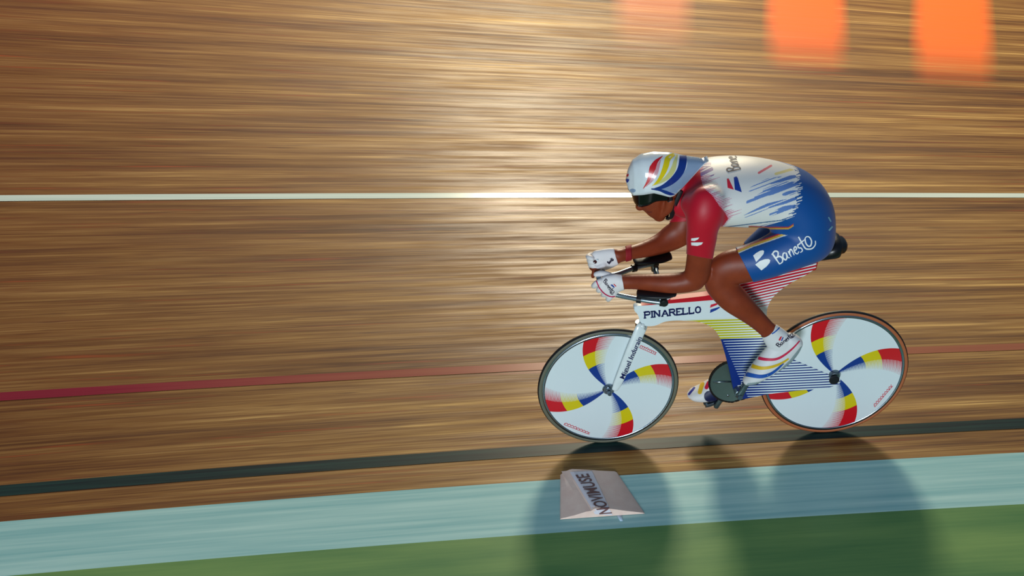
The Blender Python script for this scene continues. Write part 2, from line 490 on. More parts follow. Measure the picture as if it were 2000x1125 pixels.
# frame colours by position on the side of the shell
ZY1 = float(at(1385, 625, -.018)[2]); ZB = float(at(1420, 662, -.018)[2])
pr0, pr1 = at(1253, 597.5, -.018), at(1394, 586.5, -.018)
def frame_paint(b):
    x, y, z, v = coords()
    white = lin(224, 236, 240)
    # leading edge of the down tube: x of the outline at height z
    e0 = at(1394, 641, -.018); e1 = at(1431, 754, -.018); sl = float((e1[0] - e0[0]) / (e1[2] - e0[2]))
    fx = (z - float(e0[2])) * sl + float(e0[0])
    d = x - fx                                        # distance behind the leading edge
    duty_b = X.m('MULTIPLY_ADD', X.m('MULTIPLY', xclamp((d - .018) / .16), -1.0), .42, .86)
    solid = (d < .022 + (ZB - z) * .09)
    sb = xmax(xfrac(z / .0140) < duty_b, solid)
    blue_on = sb * (z < ZB) * (z > float(at(1437, 770, -.018)[2]) - .3)
    # clear collar round the bottom bracket
    yl = (xfrac(z / .0134 + .35) < (.78 - xclamp((d + .02) / .2) * .35)) * (z > ZB) * (z < ZY1 + .004) * (x > float(at(1338, 626, -.018)[0]))
    col = xmix(blue_on, white, lin(10, 44, 126)); col = xmix(yl, col, lin(196, 190, 24))
    # plain white lower rim under the bracket
    bb = at(1447, 768, -.018)
    rr = X.m('SQRT', (x - float(bb[0])) * (x - float(bb[0])) + (z - float(bb[2])) * (z - float(bb[2])))
    low = (z < float(bb[2]) + .010) * (x < float(bb[0]) + .01)
    col = xmix(low, col, white)
    # red upper part: solid along the top tube, ruled under the saddle
    k = float((pr1[2] - pr0[2]) / (pr1[0] - pr0[0]))
    top = (z > (x - float(pr0[0])) * k + float(pr0[2])) * (x > float(pr0[0])) * (x < float(at(1440, 560, -.018)[0])) * (z < 2)
    col = xmix(top, col, lin(196, 12, 36))
    sA, sB = at(1468, 552, -.018), at(1550, 534, -.018); ks = float((sB[2] - sA[2]) / (sB[0] - sA[0]))
    q = (x - float(sA[0])) * ks + float(sA[2]) - z           # distance below the saddle line
    back = (x > float(at(1437, 560, -.018)[0]))
    dr = .86 - xclamp(q / .13) * .55 - xclamp((x - float(sA[0])) / .3) * .28
    rs = (xfrac(q / .0152 + .15) < dr) * back * (q > -.2) * (z > float(at(1480, 600, -.018)[2]))
    return xmix(rs, col, lin(196, 12, 44))
M['frame'] = mat('painted_frame_shell', rough=.45, spec=.3, coat=.12, coat_rough=.2, fn=frame_paint)
bm = bmesh.new(); prism_y(bm, fo, -.0165, .0165, .009, 4)
frame = sharp(obj('frame', bm, M['frame'], bike), 50)
tag(frame, 'one-piece moulded frame with ruled colour bands')
fb = bvh_of(frame)

# PINARELLO, slab letters built from bars
SL = {'P': [[(0, 0), (0, 1)], [(0, 1), (.5, 1), (.66, .88), (.66, .62), (.5, .5), (0, .5)], [(-.16, 0), (.18, 0)], [(-.16, 1), (.1, 1)]],
      'I': [[(.1, 0), (.1, 1)], [(-.1, 0), (.3, 0)], [(-.1, 1), (.3, 1)]],
      'N': [[(0, 0), (0, 1)], [(0, 1), (.66, 0)], [(.66, 0), (.66, 1)], [(-.14, 0), (.14, 0)], [(-.14, 1), (.1, 1)], [(.52, 1), (.8, 1)]],
      'A': [[(0, 0), (.38, 1)], [(.38, 1), (.76, 0)], [(.16, .33), (.6, .33)], [(-.14, 0), (.16, 0)], [(.6, 0), (.92, 0)]],
      'R': [[(0, 0), (0, 1)], [(0, 1), (.5, 1), (.64, .88), (.64, .64), (.5, .52), (0, .52)], [(.36, .52), (.7, 0)], [(-.14, 0), (.16, 0)], [(-.14, 1), (.1, 1)], [(.6, 0), (.84, 0)]],
      'E': [[(0, 0), (0, 1)], [(-.12, 0), (.62, 0), (.62, .2)], [(-.12, 1), (.6, 1), (.6, .82)], [(0, .5), (.42, .5)]],
      'L': [[(0, 0), (0, 1)], [(-.12, 0), (.58, 0), (.58, .22)], [(-.12, 1), (.16, 1)]],
      'O': [[(.33, 0), (.08, .14), (0, .5), (.08, .86), (.33, 1), (.58, .86), (.66, .5), (.58, .14), (.33, 0)]]}
WID = dict(P=.86, I=.42, N=1.0, A=1.0, R=.94, E=.82, L=.82, O=.84)
bm = bmesh.new(); tot = sum(WID[c] for c in 'PINARELLO'); p0, p1 = np.array([1259.5, 621.0]), np.array([1371, 610.0]); cx_ = 0
for c in 'PINARELLO':
    for s in SL[c]:
        thin = len(s) == 2 and abs(s[0][1] - s[1][1]) < .01
        pts = []
        for a, h in s:
            q = p0 + (p1 - p0) * ((cx_ + a) / tot); pts.append((q[0] - .4 * h, q[1] - h * 11.6))
        stroke(bm, pts, 1.05 if thin else 1.55)
    cx_ += WID[c]
mark('lettering', bm, fb, M['navy_ink'], frame)
# small two-stroke emblem behind the name
bm = bmesh.new(); poly2(bm, [(1386.5, 601), (1388, 595), (1404, 590.5), (1401, 595)]); 
mark('emblem', bm, fb, M['red_ink'], frame, step=3)
bm = bmesh.new(); poly2(bm, [(1386.5, 611), (1387.5, 604.5), (1405, 599), (1406, 601), (1398, 606)])
mark('emblem', bm, fb, M['blue_ink'], frame, step=3)
# small white cross near the bottom bracket
bm = bmesh.new(); stroke(bm, [(1440.5, 753), (1457, 751.5)], .7); stroke(bm, [(1447, 758), (1448.5, 747)], .9)
mark('emblem', bm, fb, M['white_ink'], frame, off=.0018)

# ---- wheels
def wheel_paint(Rd, r1, r2):
    def fn(b):
        x, y, z, v = coords()
        r = X.m('SQRT', x * x + z * z); th = X.m('ARCTAN2', z, x) * (180 / math.pi)
        q = r / Rd
        ths = 47.5 - q * 6.0 - q * q * 17.5
        thc = 14.5 - q * 6.0 - q * q * 13.5
        ph = X.m('MULTIPLY', xfrac((th - thc + 720) / 90.0), 90.0)     # degrees past the ragged edge
        wd = ths - thc
        f = ph / wd                                           # 0 ragged edge .. 1 crisp edge
        inside = f < 1.0
        comb = xfrac(r / .0060) < xclamp(f * 1.3 + .12)
        on = inside * xmax(comb, f > .5) * (r > .024)
        c = xmix(q > r1, lin(14, 56, 140), lin(218, 200, 12)); c = xmix(q > r2, c, lin(206, 16, 34))
        return xmix(on, lin(222, 234, 238), c)
    return mat('disc_wheel_print', rough=.3, coat=.3, coat_rough=.1, fn=fn)
def wheel(cx, R, Rd, wallmat, r1, r2, label):
    c = (cx, 0, R)
    bm = bmesh.new(); lathe_y(bm, [(0, -.0130), (.03, -.0130), (Rd * .6, -.0120), (Rd, -.0095), (Rd, .0095), (Rd * .6, .0120), (.03, .0130), (0, .0130)], c, 160)
    w = obj('wheel', bm, wheel_paint(Rd, r1, r2), bike); origin_to(w, c); sharp(w, 40); w['label'] = label
    def sub(name, prof, m, closed=True, seg=160):
        bm = bmesh.new(); lathe_y(bm, prof, c, seg, closed); o = obj(name, bm, m, w)
        o.data.transform(Matrix.Translation(-Vector(c))); return o
    a = R - Rd
    sub('rim', [(Rd - .002, -.0112), (Rd + a * .34, -.0118), (Rd + a * .34, .0118), (Rd - .002, .0112), (Rd - .004, 0)], M['steel'])
    rm = R - .0115
    cs = [(rm + .0115 * math.cos(t), .0118 * math.sin(t)) for t in np.linspace(math.radians(-150), math.radians(150), 17)]
    t = sub('tyre', cs, [wallmat, M['tread']])
    for p in t.data.polygons:
        rr = math.hypot(p.center.x, p.center.z)
        if rr > R - .0060: p.material_index = 1
    return w, c
wf, cf = wheel(-1.007, .3125, .2835, M['wall_grey'], .50, .755, 'front disc wheel with grey tyre walls')
wr, cr_ = wheel(0.0, .334, .3050, M['wall_tan'], .465, .71, 'rear disc wheel with tan tyre walls')
def part_y(name, prof, c, m, parent, seg=40, inv=None):
    bm = bmesh.new(); lathe_y(bm, prof, c, seg)
    o = obj(name, bm, m, parent); sharp(o, 35)
    if inv: o.data.transform(Matrix.Translation(-Vector(inv)))
    return o
part_y('hub', [(0, -.034), (.010, -.034), (.0125, -.030), (.0125, -.026), (.023, -.026), (.028, -.020), (.026, .016), (.0125, .030), (0, .034)], cf, M['steel'], wf, inv=cf)
part_y('hub', [(0, -.034), (.012, -.034), (.020, -.031), (.0225, -.027), (.0265, -.019), (.024, .020), (.0125, .036), (0, .040)], cr_, M['alloy'], wr, inv=cr_)
# small red script along the rims of both discs
wb_f, wb_r = bvh_of(wf), bvh_of(wr)
def scrawl(a, b, h, seed):
    rnd = random.Random(seed); bm = bmesh.new(); n = 9; d = math.dist(a, b)
    ux, uy = (b[0] - a[0]) / d, (b[1] - a[1]) / d; nx, ny = -uy, ux
    pts = []
    for i in range(n * 4):
        t = i / (n * 4 - 1); k = math.sin(i * 1.57) * h * (.5 + .5 * rnd.random())
        pts.append((a[0] + ux * d * t + nx * k + ux * math.cos(i * 1.57) * 1.2, a[1] + uy * d * t + ny * k))
    stroke(bm, pts, .55, 3); stroke(bm, [(a[0] + nx * h * 1.5, a[1] + ny * h * 1.5), (b[0] + nx * h * 1.2, b[1] + ny * h * 1.2)], .5)
    return bm
def wmark(a, b, h, s, bvh, w, c):
    o = mark('lettering', scrawl(a, b, h, s), bvh, M['red_ink'], w, off=.0008); o.data.transform(Matrix.Translation(-Vector(c)))
wmark((1102, 826), (1152, 846), 2.0, 1, wb_f, wf, cf); wmark((1250, 675), (1282, 690), 2.6, 2, wb_f, wf, cf)
wmark((1706, 793), (1742, 752), 2.0, 3, wb_r, wr, cr_)

# ---- fork with its lettering
bm = bmesh.new()
def blade(y0, y1):
    S = [(1254.5, 640, 10.8, .010), (1252, 645, 11.4, .010), (1244, 663, 11.0, .010), (1233, 689, 10.5, .009), (1222, 716, 9.8, .009), (1213, 738, 9.2, .0085), (1206, 754, 8.0, .008), (1201.5, 763, 6.2, .007)]
    out = []
    for i, (u, v, h, rb) in enumerate(S):
        k = min(1, i / 3.0); yn = y0 + (y1 - y0) * k
        P = at(u, v, yn - .010)
        out.append((P[0], yn, P[2], h / 440.0, rb))
    add_loft(bm, rings3(out, 5), 18, True, 2.3)
blade(-.016, -.043); blade(.016, .043)
P = at(1254.5, 641, -.030)
add_loft(bm, rings3([(P[0], -.018, P[2] - .004, .022, .013), (P[0], .018, P[2] - .004, .022, .013)], 3), 18, True, 2.4)
fork = obj('fork', bm, M['white'], bike)
ffb = bvh_of(fork)
bm = font_bm('Miguel Indurain', offset=.012); font_fit(bm, (1218.5, 740.5), (1253.5, 660), (-8.2, -3.4))
mark('lettering', bm, ffb, M['navy_ink'], fork, step=2.5, off=.002)
bm = bmesh.new(); Q = at(1251, 633, -.005)
add_loft(bm, rings3([(Q[0], 0, Q[2] - .012, .0205, .0205), (Q[0] - .003, 0, Q[2] + .010, .0205, .0205)], 1), 28, False)
headset = obj('headset', bm, M['steel'], bike); sharp(headset)
part_y('axle_nut', [(0, -.060), (.006, -.060), (.0085, -.057), (.009, -.050), (.009, -.044), (0, -.044)], cf, M['alloy'], bike, 20)
# rear dropout cover
part_y('axle_nut', [(0, -.056), (.019, -.055), (.0225, -.051), (.0225, -.047), (.012, -.046), (.012, -.018), (0, -.018)], (float(at(1630, 744, -.055)[0]), 0, float(at(1630, 744, -.055)[2])), M['black'], bike, 32)

# ---- transmission
BX, BZ = -.431, .278
bm = bmesh.new(); prof = []
lathe_y(bm, [(0, -.002), (.108, -.002), (.112, -.0035), (.1145, 0), (.112, .0035), (.108, .002), (0, .002)], (BX, .045, BZ), 112)
for i, v in enumerate(bm.verts):                      # saw-tooth edge
    r = math.hypot(v.co.x - BX, v.co.z - BZ)
    if r > .113:
        a = math.atan2(v.co.z - BZ, v.co.x - BX); k = 1 + .018 * math.cos(a * 56)
        v.co.x = BX + (v.co.x - BX) * k; v.co.z = BZ + (v.co.z - BZ) * k
ring = obj('chainring', bm, mat('chainring_plate', lin(92, 112, 106), .42, metal=.5, coat=.2), bike); sharp(ring)
for a in (100, 172, 244, 316, 28):
    a = math.radians(a + 8); bm = bmesh.new()
    lathe_y(bm, [(0, -.005), (.004, -.005), (.0055, -.0035), (.0055, -.002), (0, -.002)], (BX + .082 * math.cos(a), .045, BZ + .082 * math.sin(a)), 16)
    obj('bolt', bm, M['steel'], ring)
bm = bmesh.new(); a = math.radians(178)
sp = [(BX + r * math.cos(a), .0405, BZ + r * math.sin(a) * 1) for r in (.02, .06, .098)]
tube(bm, sp, .0035, 8); obj('spider_arm', bm, M['steel'], ring)
# chain: links laid in a closed loop round ring and sprocket
Rs = .030; d = -BX; pathc = []
for t in np.linspace(math.pi * .5, math.pi * 1.5, 50): pathc.append((BX + .1155 * math.cos(t), BZ + .1155 * math.sin(t)))
for t in np.linspace(-math.pi * .5, math.pi * .5, 18): pathc.append((0 + Rs * math.cos(t), .334 + Rs * math.sin(t)))
pathc = densify(pathc, .0127)
bm = bmesh.new()
for i in range(len(pathc)):
    p, q = pathc[i], pathc[(i + 1) % len(pathc)]
    L_ = math.dist(p, q);
    if L_ < 1e-4: continue
    ux, uz = (q[0] - p[0]) / L_, (q[1] - p[1]) / L_; yo = .0025 if i % 2 else .004
    for s in (-1, 1):
        pts = [(-.002, -.0042), (L_ + .002, -.0042), (L_ + .002, .0042), (-.002, .0042)]
        poly = [(p[0] + ux * a - uz * b, p[1] + uz * a + ux * b) for a, b in pts]
        prism_y(bm, poly, .045 + s * yo - .0007, .045 + s * yo + .0007)
obj('chain', bm, mat('oily_chain', lin(46, 42, 40), .45, metal=.7), bike, smooth=False)
part_y('sprocket', [(0, -.002), (.029, -.002), (.031, 0), (.029, .002), (0, .002)], (0, .045, .334), M['dark_alloy'], bike, 40)
def crank(y0, P, name, m):
    bm = bmesh.new()
    add_loft(bm, rings3([(BX, y0, BZ, .0165, .010), (BX + (P[0] - BX) * .3, y0, BZ + (P[2] - BZ) * .3, .0125, .008), (P[0], y0 + (-.006 if y0 < 0 else .006), P[2], .0115, .0075)], 5), 16, True, 2.6)
    return obj(name, bm, m, bike)
PN = (-.362, -.125, .440); PF = (-.500, .125, .116)
crank(-.064, PN, 'crank_arm', M['dark_alloy']); crank(.064, PF, 'crank_arm', M['dark_alloy'])
part_y('bottom_bracket', [(0, -.079), (.011, -.079), (.0125, -.075), (.0125, -.058), (.019, -.055), (.019, .055), (0, .055)], (BX, 0, BZ), M['alloy'], bike, 32)
def pedal(P, s, ang):
    root = None
    bm = bmesh.new(); tube(bm, [(P[0], s * .068, P[2]), (P[0], s * .168, P[2])], .0065, 12)
    ca, sa = math.cos(ang), math.sin(ang)
    out = [(-.048, -.004), (-.03, -.010), (.03, -.010), (.046, -.003), (.042, .006), (-.040, .006)]
    poly = [(P[0] + a * ca - b * sa, P[2] + a * sa + b * ca) for a, b in out]
    prism_y(bm, poly, s * .125 - .030, s * .125 + .030, .002, 1)
    prism_y(bm, [(P[0] + a * ca - b * sa, P[2] + a * sa + b * ca) for a, b in ((-.05, .004), (-.034, .004), (-.034, .011), (-.05, .011))], s * .125 - .02, s * .125 + .02)
    return sharp(obj('pedal', bm, M['alloy'], bike))
pedal(PN, -1, math.radians(50)); pedal(PF, 1, math.radians(22))

# ---- saddle
bm = bmesh.new()
SS = [(-.345, 0, .958, .012, .018), (-.29, 0, .963, .015, .021), (-.21, 0, .966, .018, .032), (-.14, 0, .980, .026, .058), (-.095, 0, 1.002, .040, .073), (-.064, 0, 1.010, .042, .069), (-.048, 0, 1.010, .030, .052)]
add_loft(bm, rings3(SS, 6), 28, True, 2.5)
sad = obj('saddle', bm, mat('black_saddle_leather', lin(12, 12, 20), .32, bump=(120, .2)), bike)
bm = bmesh.new()
add_loft(bm, rings3([(-.15, 0, .945, .02, .012), (-.165, 0, .90, .03, .012)], 3), 16, True)
obj('seat_post', bm, M['red'], bike)
# ---- bars
bar_m = mat('satin_alloy_bar', lin(150, 168, 180), .3, metal=.85)
bm = bmesh.new(); nx, nz = -.806, .842
tube(bm, [(nx, -.128, nz), (nx, -.06, nz), (nx + .004, 0, nz + .002), (nx, .06, nz), (nx, .128, nz)], .0125, 18, 4)
obj('handlebar', bm, bar_m, bike)
bm = bmesh.new()
add_loft(bm, rings3([(nx + .03, 0, .770, .022, .014), (nx + .018, 0, .815, .018, .014), (nx, 0, .845, .017, .017)], 4), 18, True)
obj('stem', bm, M['white'], bike)
for s in (-1, 1):
    yb, yf = s * .112, s * .040
    zf, zr = (.820, .816) if s < 0 else (.868, .872)
    k = .0 if s < 0 else .0
    pts = [(-.800, yb, zr + .01), (-.90, s * .082, (zf + zr) / 2 + .01), (-.995, yf, zf + .008), (-1.035, s * .036, zf + .020), (-1.062, s * .036, zf + .055), (-1.072, s * .036, zf + .100)]
    bm = bmesh.new(); tube(bm, pts, .0108, 16, 6)
    ext = obj('aero_extension', bm, bar_m, bike)
    for t in (.0, 0.97):
        i = 0 if t == 0 else 1
        a = np.array(pts[0]) * (1 - .95 * i) + np.array(pts[1]) * .95 * i
        b = a + (np.array(pts[1]) - np.array(pts[0])) * .19
        bm = bmesh.new(); add_loft(bm, rings3([tuple(a) + (.0165, .0165), tuple(b) + (.0165, .0165)], 1), 20, False)
        c_ = sharp(obj('clamp', bm, M['black'], ext))
    part_y('bar_plug', [(0, -.012), (.012, -.012), (.0165, -.008), (.0165, .008), (.012, .012), (0, .012)], (nx, s * .132, nz), M['black'], bike, 24)
    # arm pad: dished shell with foam, on a short post
    px_, pz = (-.835 if s < 0 else -.820), (.892 if s < 0 else .915)
    bm = bmesh.new()
    add_loft(bm, rings3([(px_ - .075, s * .105, pz - .016, .010, .030), (px_ - .03, s * .112, pz - .010, .011, .043), (px_ + .03, s * .118, pz - .008, .011, .046), (px_ + .072, s * .122, pz - .004, .009, .034)], 6), 24, True, 2.5)
    obj('arm_pad', bm, M['black'], bike)
    bm = bmesh.new(); tube(bm, [(px_ + .005, s * .110, nz), (px_ + .005, s * .114, pz - .01)], .010, 14); tube(bm, [(nx, s * .110, nz), (px_ + .005, s * .110, nz + .004)], .009, 12)
    obj('pad_bracket', bm, M['alloy'], bike)

# ================================================================== RIDER
# every limb is a lofted tube; all are fused into one continuous skin
LIMBS = {
 'torso': [(1338, 392, 0, 36, .085), (1356, 383, 0, 52, .135), (1380, 376, 0, 66, .178), (1420, 373, 0, 69, .188), (1468, 375, 0, 69, .172), (1512, 380, 0, 65, .158), (1545, 394, 0, 66, .162), (1566, 420, 0, 64, .168), (1576, 454, 0, 56, .160)],
 'neck': [(1296, 388, 0, 24, .058), (1318, 388, 0, 24, .058), (1345, 385, 0, 27, .065)],
 'shoulder': [(1352, 396, -.12, 26, .06), (1380, 402, -.165, 32, .055)],
 'shoulder_far': [(1352, 372, .12, 26, .06), (1372, 368, .165, 30, .055)],
 'upper_arm': [(1382, 388, -.165, 34, .055), (1378, 415, -.185, 36, .056), (1372, 445, -.180, 32, .052), (1369, 480, -.165, 27, .046), (1366, 505, -.152, 25.5, .043), (1362, 530, -.142, 25, .041), (1358, 545, -.137, 24, .038)],
 'forearm': [(1359, 546, -.137, 22, .038), (1340, 551, -.135, 21, .039), (1310, 553.5, -.125, 20, .040), (1270, 552, -.100, 17, .034), (1238, 551, -.072, 14.8, .029), (1214, 551.5, -.055, 14.5, .027)],
 'upper_arm_far': [(1362, 378, .165, 32, .055), (1354, 400, .175, 31, .052), (1343, 425, .168, 29, .048), (1332, 450, .152, 27, .043)],
 'forearm_far': [(1330, 454, .152, 27, .041), (1312, 464, .150, 26, .041), (1290, 476, .135, 21, .040), (1262, 486, .105, 17, .034), (1234, 493, .075, 14, .029), (1208, 500, .055, 13.5, .027)],
 'thigh': [(1583, 463, -.080, 49, .083), (1566, 474, -.095, 47, .086), (1535, 487, -.105, 43, .084), (1500, 503, -.110, 39.5, .078), (1462, 515, -.112, 36.5, .068), (1428, 523, -.112, 35, .058), (1410, 532, -.112, 33, .052)],
 'calf': [(1408, 534, -.112, 31, .050), (1406, 552, -.112, 31, .050), (1421, 573, -.114, 29.5, .054), (1437, 588, -.116, 28, .056), (1458, 606, -.118, 23.5, .047), (1478, 624, -.120, 19.5, .036), (1496, 641, -.122, 17.5, .031), (1508, 653, -.124, 18, .031)],
 'ankle': [(1502, 646, -.123, 17.5, .030), (1515, 660, -.126, 22, .032), (1528, 674, -.128, 24, .033)],
 'foot': [(1548, 667, -.128, 20, .031), (1538, 677, -.128, 24, .034), (1522, 692, -.129, 26.5, .037), (1503, 708, -.130, 23.5, .044), (1486, 722, -.130, 20, .048), (1469, 736, -.130, 15, .040), (1459, 743, -.130, 9, .026)],
 'thigh_far': [(1580, 425, .085, 48, .082), (1540, 450, .105, 42, .082), (1505, 474, .112, 36, .074), (1476, 497, .115, 32, .064), (1452, 522, .115, 29, .054)],
 'calf_far': [(1451, 524, .115, 28, .052), (1452, 560, .118, 27, .054), (1452, 600, .122, 24, .052), (1448, 650, .125, 18, .038), (1441, 700, .128, 15, .031), (1436, 722, .130, 16, .031)],
 'foot_far': [(1448, 735, .130, 17, .030), (1436, 742, .130, 21, .033), (1413, 753, .130, 22.5, .038), (1390, 762, .130, 21, .045), (1370, 768, .130, 17, .046), (1353, 770.5, .130, 12, .036), (1346, 771.5, .130, 6, .022)],
 # near hand: back of the hand to the camera, fist closed on the upturned bar end
 'palm': [(1214, 551.5, -.054, 14.5, .026), (1203, 553.5, -.054, 17.5, .022), (1191, 558, -.054, 20.5, .021), (1181, 563.5, -.056, 20, .019)],
 'palm_far': [(1208, 500, .054, 13.5, .026), (1196, 503, .052, 17.5, .022), (1180, 507, .050, 19.5, .022), (1164, 509, .048, 19, .021)],
}
FING = {}
for i in range(4):
    t = i / 3.0; ku, kv = 1169 + 26 * t, 551 + 26 * t
    FING['finger%d' % i] = [(ku + 4, kv - 2, -.060, 4.5, .010), (ku - 3, kv + 2, -.062, 4.6, .0102), (ku - 8.0 + 2 * t, kv + 6.0, -.054, 4.3, .0096), (ku - 9.0 + 2 * t, kv + 7.5, -.036, 4.0, .0088), (ku - 4, kv + 3.5, -.018, 3.7, .0080)]
    fu, fv = 1157 + 6 * t, 500 + 22 * t
    FING['finger_far%d' % i] = [(fu + 4, fv - 2, .062, 4.5, .010), (fu - 4, fv - 1, .064, 4.5, .0100), (fu - 8, fv + 1, .050, 4.3, .0095), (fu - 6, fv + 3, .034, 4.1, .0088), (fu - 1, fv + 5, .026, 3.8, .0080)]
FING['thumb'] = [(1198, 542, -.040, 6, .012), (1184, 536, -.030, 5.2, .0115), (1172, 534.5, -.024, 4.8, .0105), (1164, 536, -.022, 4.2, .0090)]
FING['thumb_far'] = [(1178, 517, .030, 5.5, .012), (1168, 524, .022, 5.2, .0115), (1161, 531, .018, 5.0, .0105), (1158, 540, .016, 4.4, .0090)]
# head: skull, then brow, nose, lips, chin and jaw along the profile of the face
HEADP = {
 'skull': [(1262, 352, 0, 36, .066), (1285, 351, 0, 43, .074), (1306, 355, 0, 38, .070)],
 'face': [(1282, 360, 0, 36, .066), (1276, 385, 0, 30, .063), (1280, 404, 0, 23, .054), (1287, 419, 0, 13.5, .036)],
 'brow': [(1251, 374, 0, 8, .040), (1256, 378, 0, 9, .040)],
 'nose': [(1252, 384, 0, 7, .011), (1250, 394, 0, 8, .013), (1250, 404, 0, 9, .017)],
 'nose_wings': [(1258, 404, 0, 6, .020), (1254, 405, 0, 6, .017)],
 'upper_lip': [(1262, 408, 0, 6.5, .020), (1268, 411, 0, 6.5, .024)],
 'lower_lip': [(1273, 419, 0, 5.2, .018), (1278, 420, 0, 5.2, .022)],
 'chin': [(1287, 423, 0, 9, .022), (1291, 422, 0, 10, .026)],
 'jaw': [(1290, 420, -.025, 8, .018), (1305, 408, -.052, 9, .018), (1310, 392, -.062, 10, .016)],
 'jaw_far': [(1286, 414, .025, 8, .018), (1296, 396, .052, 9, .018), (1302, 380, .062, 10, .016)],
}
bm = bmesh.new(); LAB = []; names = []
for grp in (LIMBS, FING, HEADP):
    for k, st in grp.items():
        rg = loft_rings(st, 5, grp is FING); add_loft(bm, rg, 24 if grp is LIMBS else 14, True, 2.0)
        if k in FING: k2 = 'hand_far' if 'far' in k else 'hand'
        elif k in HEADP: k2 = 'head'
        else: k2 = k
        if k2 not in names: names.append(k2)
        for i, r in enumerate(rg): LAB.append((r[0], (r[3] + r[4]) / 2, names.index(k2), i / (len(rg) - 1) * (len(st) - 1)))
# rear of the seat, broad and round
add_loft(bm, loft_rings([(1570, 430, -.075, 49, .073), (1578, 455, -.078, 45, .073)], 3), 20)
me = bpy.data.meshes.new('raw'); bmesh.ops.recalc_face_normals(bm, faces=bm.faces[:]); bm.to_mesh(me); bm.free()
raw = bpy.data.objects.new('raw', me); COL.objects.link(raw)
def fuse(raw, size, it, fac=.5):
    a = raw.modifiers.new('r', 'REMESH'); a.mode = 'VOXEL'; a.voxel_size = size; a.use_smooth_shade = True
    b = raw.modifiers.new('s', 'SMOOTH'); b.factor = fac; b.iterations = it
    bpy.context.view_layer.update(); dg = bpy.context.evaluated_depsgraph_get()
    m = bpy.data.meshes.new_from_object(raw.evaluated_get(dg)); bpy.data.objects.remove(raw); return m
bme = fuse(raw, .0040, 6)
bme.name = 'person'
# keep only the outer skin
bm = bmesh.new(); bm.from_mesh(bme); seen = set(); best = []
for v in bm.verts:
    if v.index in seen: continue
    st_, comp = [v], []; seen.add(v.index)
    while st_:
        q = st_.pop(); comp.append(q)
        for e in q.link_edges:
            o_ = e.other_vert(q)
            if o_.index not in seen: seen.add(o_.index); st_.append(o_)
    if len(comp) > len(best):
        dead, best = best, comp
    else: dead = comp
    for d_ in dead: d_.tag = True
    for d_ in best: d_.tag = False
bmesh.ops.delete(bm, geom=[v for v in bm.verts if v.tag], context='VERTS')
bm.to_mesh(bme); bm.free()
person = link_mesh('person', bme, M['skin'])
tag(person, 'racing cyclist in white, red and blue skinsuit crouched low over the aero bars', 'person')

# which limb each skin vertex belongs to, and how far along it
nv = len(bme.vertices); V = np.empty(nv * 3); bme.vertices.foreach_get('co', V); V = V.reshape(-1, 3)
LC = np.array([l[0] for l in LAB]); LR = np.array([l[1] for l in LAB]); LN = np.array([l[2] for l in LAB]); LT = np.array([l[3] for l in LAB])
limb = np.zeros(nv, int); lt = np.zeros(nv)
for a in range(0, nv, 4000):
    D = np.linalg.norm(V[a:a + 4000, None, :] - LC[None], axis=2) / LR[None]
    k = D.argmin(1); limb[a:a + 4000] = LN[k]; lt[a:a + 4000] = LT[k]
ID = {n: i for i, n in enumerate(names)}
wgt = np.isin(limb, [ID[k] for k in ('torso', 'shoulder', 'shoulder_far', 'neck', 'thigh', 'thigh_far', 'upper_arm', 'upper_arm_far', 'forearm', 'forearm_far', 'calf', 'calf_far')]).astype(float)
E_ = np.empty(len(bme.edges) * 2, int); bme.edges.foreach_get('vertices', E_); E_ = E_.reshape(-1, 2)
deg = np.bincount(E_.ravel(), minlength=nv).astype(float)
def lap(A):
    return np.stack([(np.bincount(E_[:, 0], A[E_[:, 1], k], nv) + np.bincount(E_[:, 1], A[E_[:, 0], k], nv)) / deg for k in range(A.shape[1])], 1)
w1 = wgt[:, None]
for _ in range(12): w1 = np.minimum(w1, lap(w1)) * .5 + w1 * .5
core = np.isin(limb, [ID[k] for k in ('torso', 'shoulder', 'shoulder_far', 'neck')]) | (np.isin(limb, [ID['upper_arm'], ID['upper_arm_far']]) & (lt < 2.2)) | (np.isin(limb, [ID['thigh'], ID['thigh_far']]) & (lt < 1.5))
w2 = core.astype(float)[:, None]
for _ in range(15): w2 = lap(w2)
for it in range(170):
    L_ = lap(V); k = w1 * (.5 if it < 20 else .5 * w2)
    V = V + (L_ - V) * k
    if it % 10 == 9: V = V + (V - lap(V)) * 0
bme.vertices.foreach_set('co', V.ravel()); bme.update()
NRM = np.empty(nv * 3); bme.vertices.foreach_get('normal', NRM); NRM = NRM.reshape(-1, 3)
U_, V_ = pjn(np.stack([V[:, 0], -np.abs(V[:, 1]), V[:, 2]], 1))     # side-view coordinates, same for both sides
UR, VR = pjn(V)
def isl(*n): return np.isin(limb, [ID[k] for k in n])
F4 = [tuple(p.vertices) for p in bme.polygons]
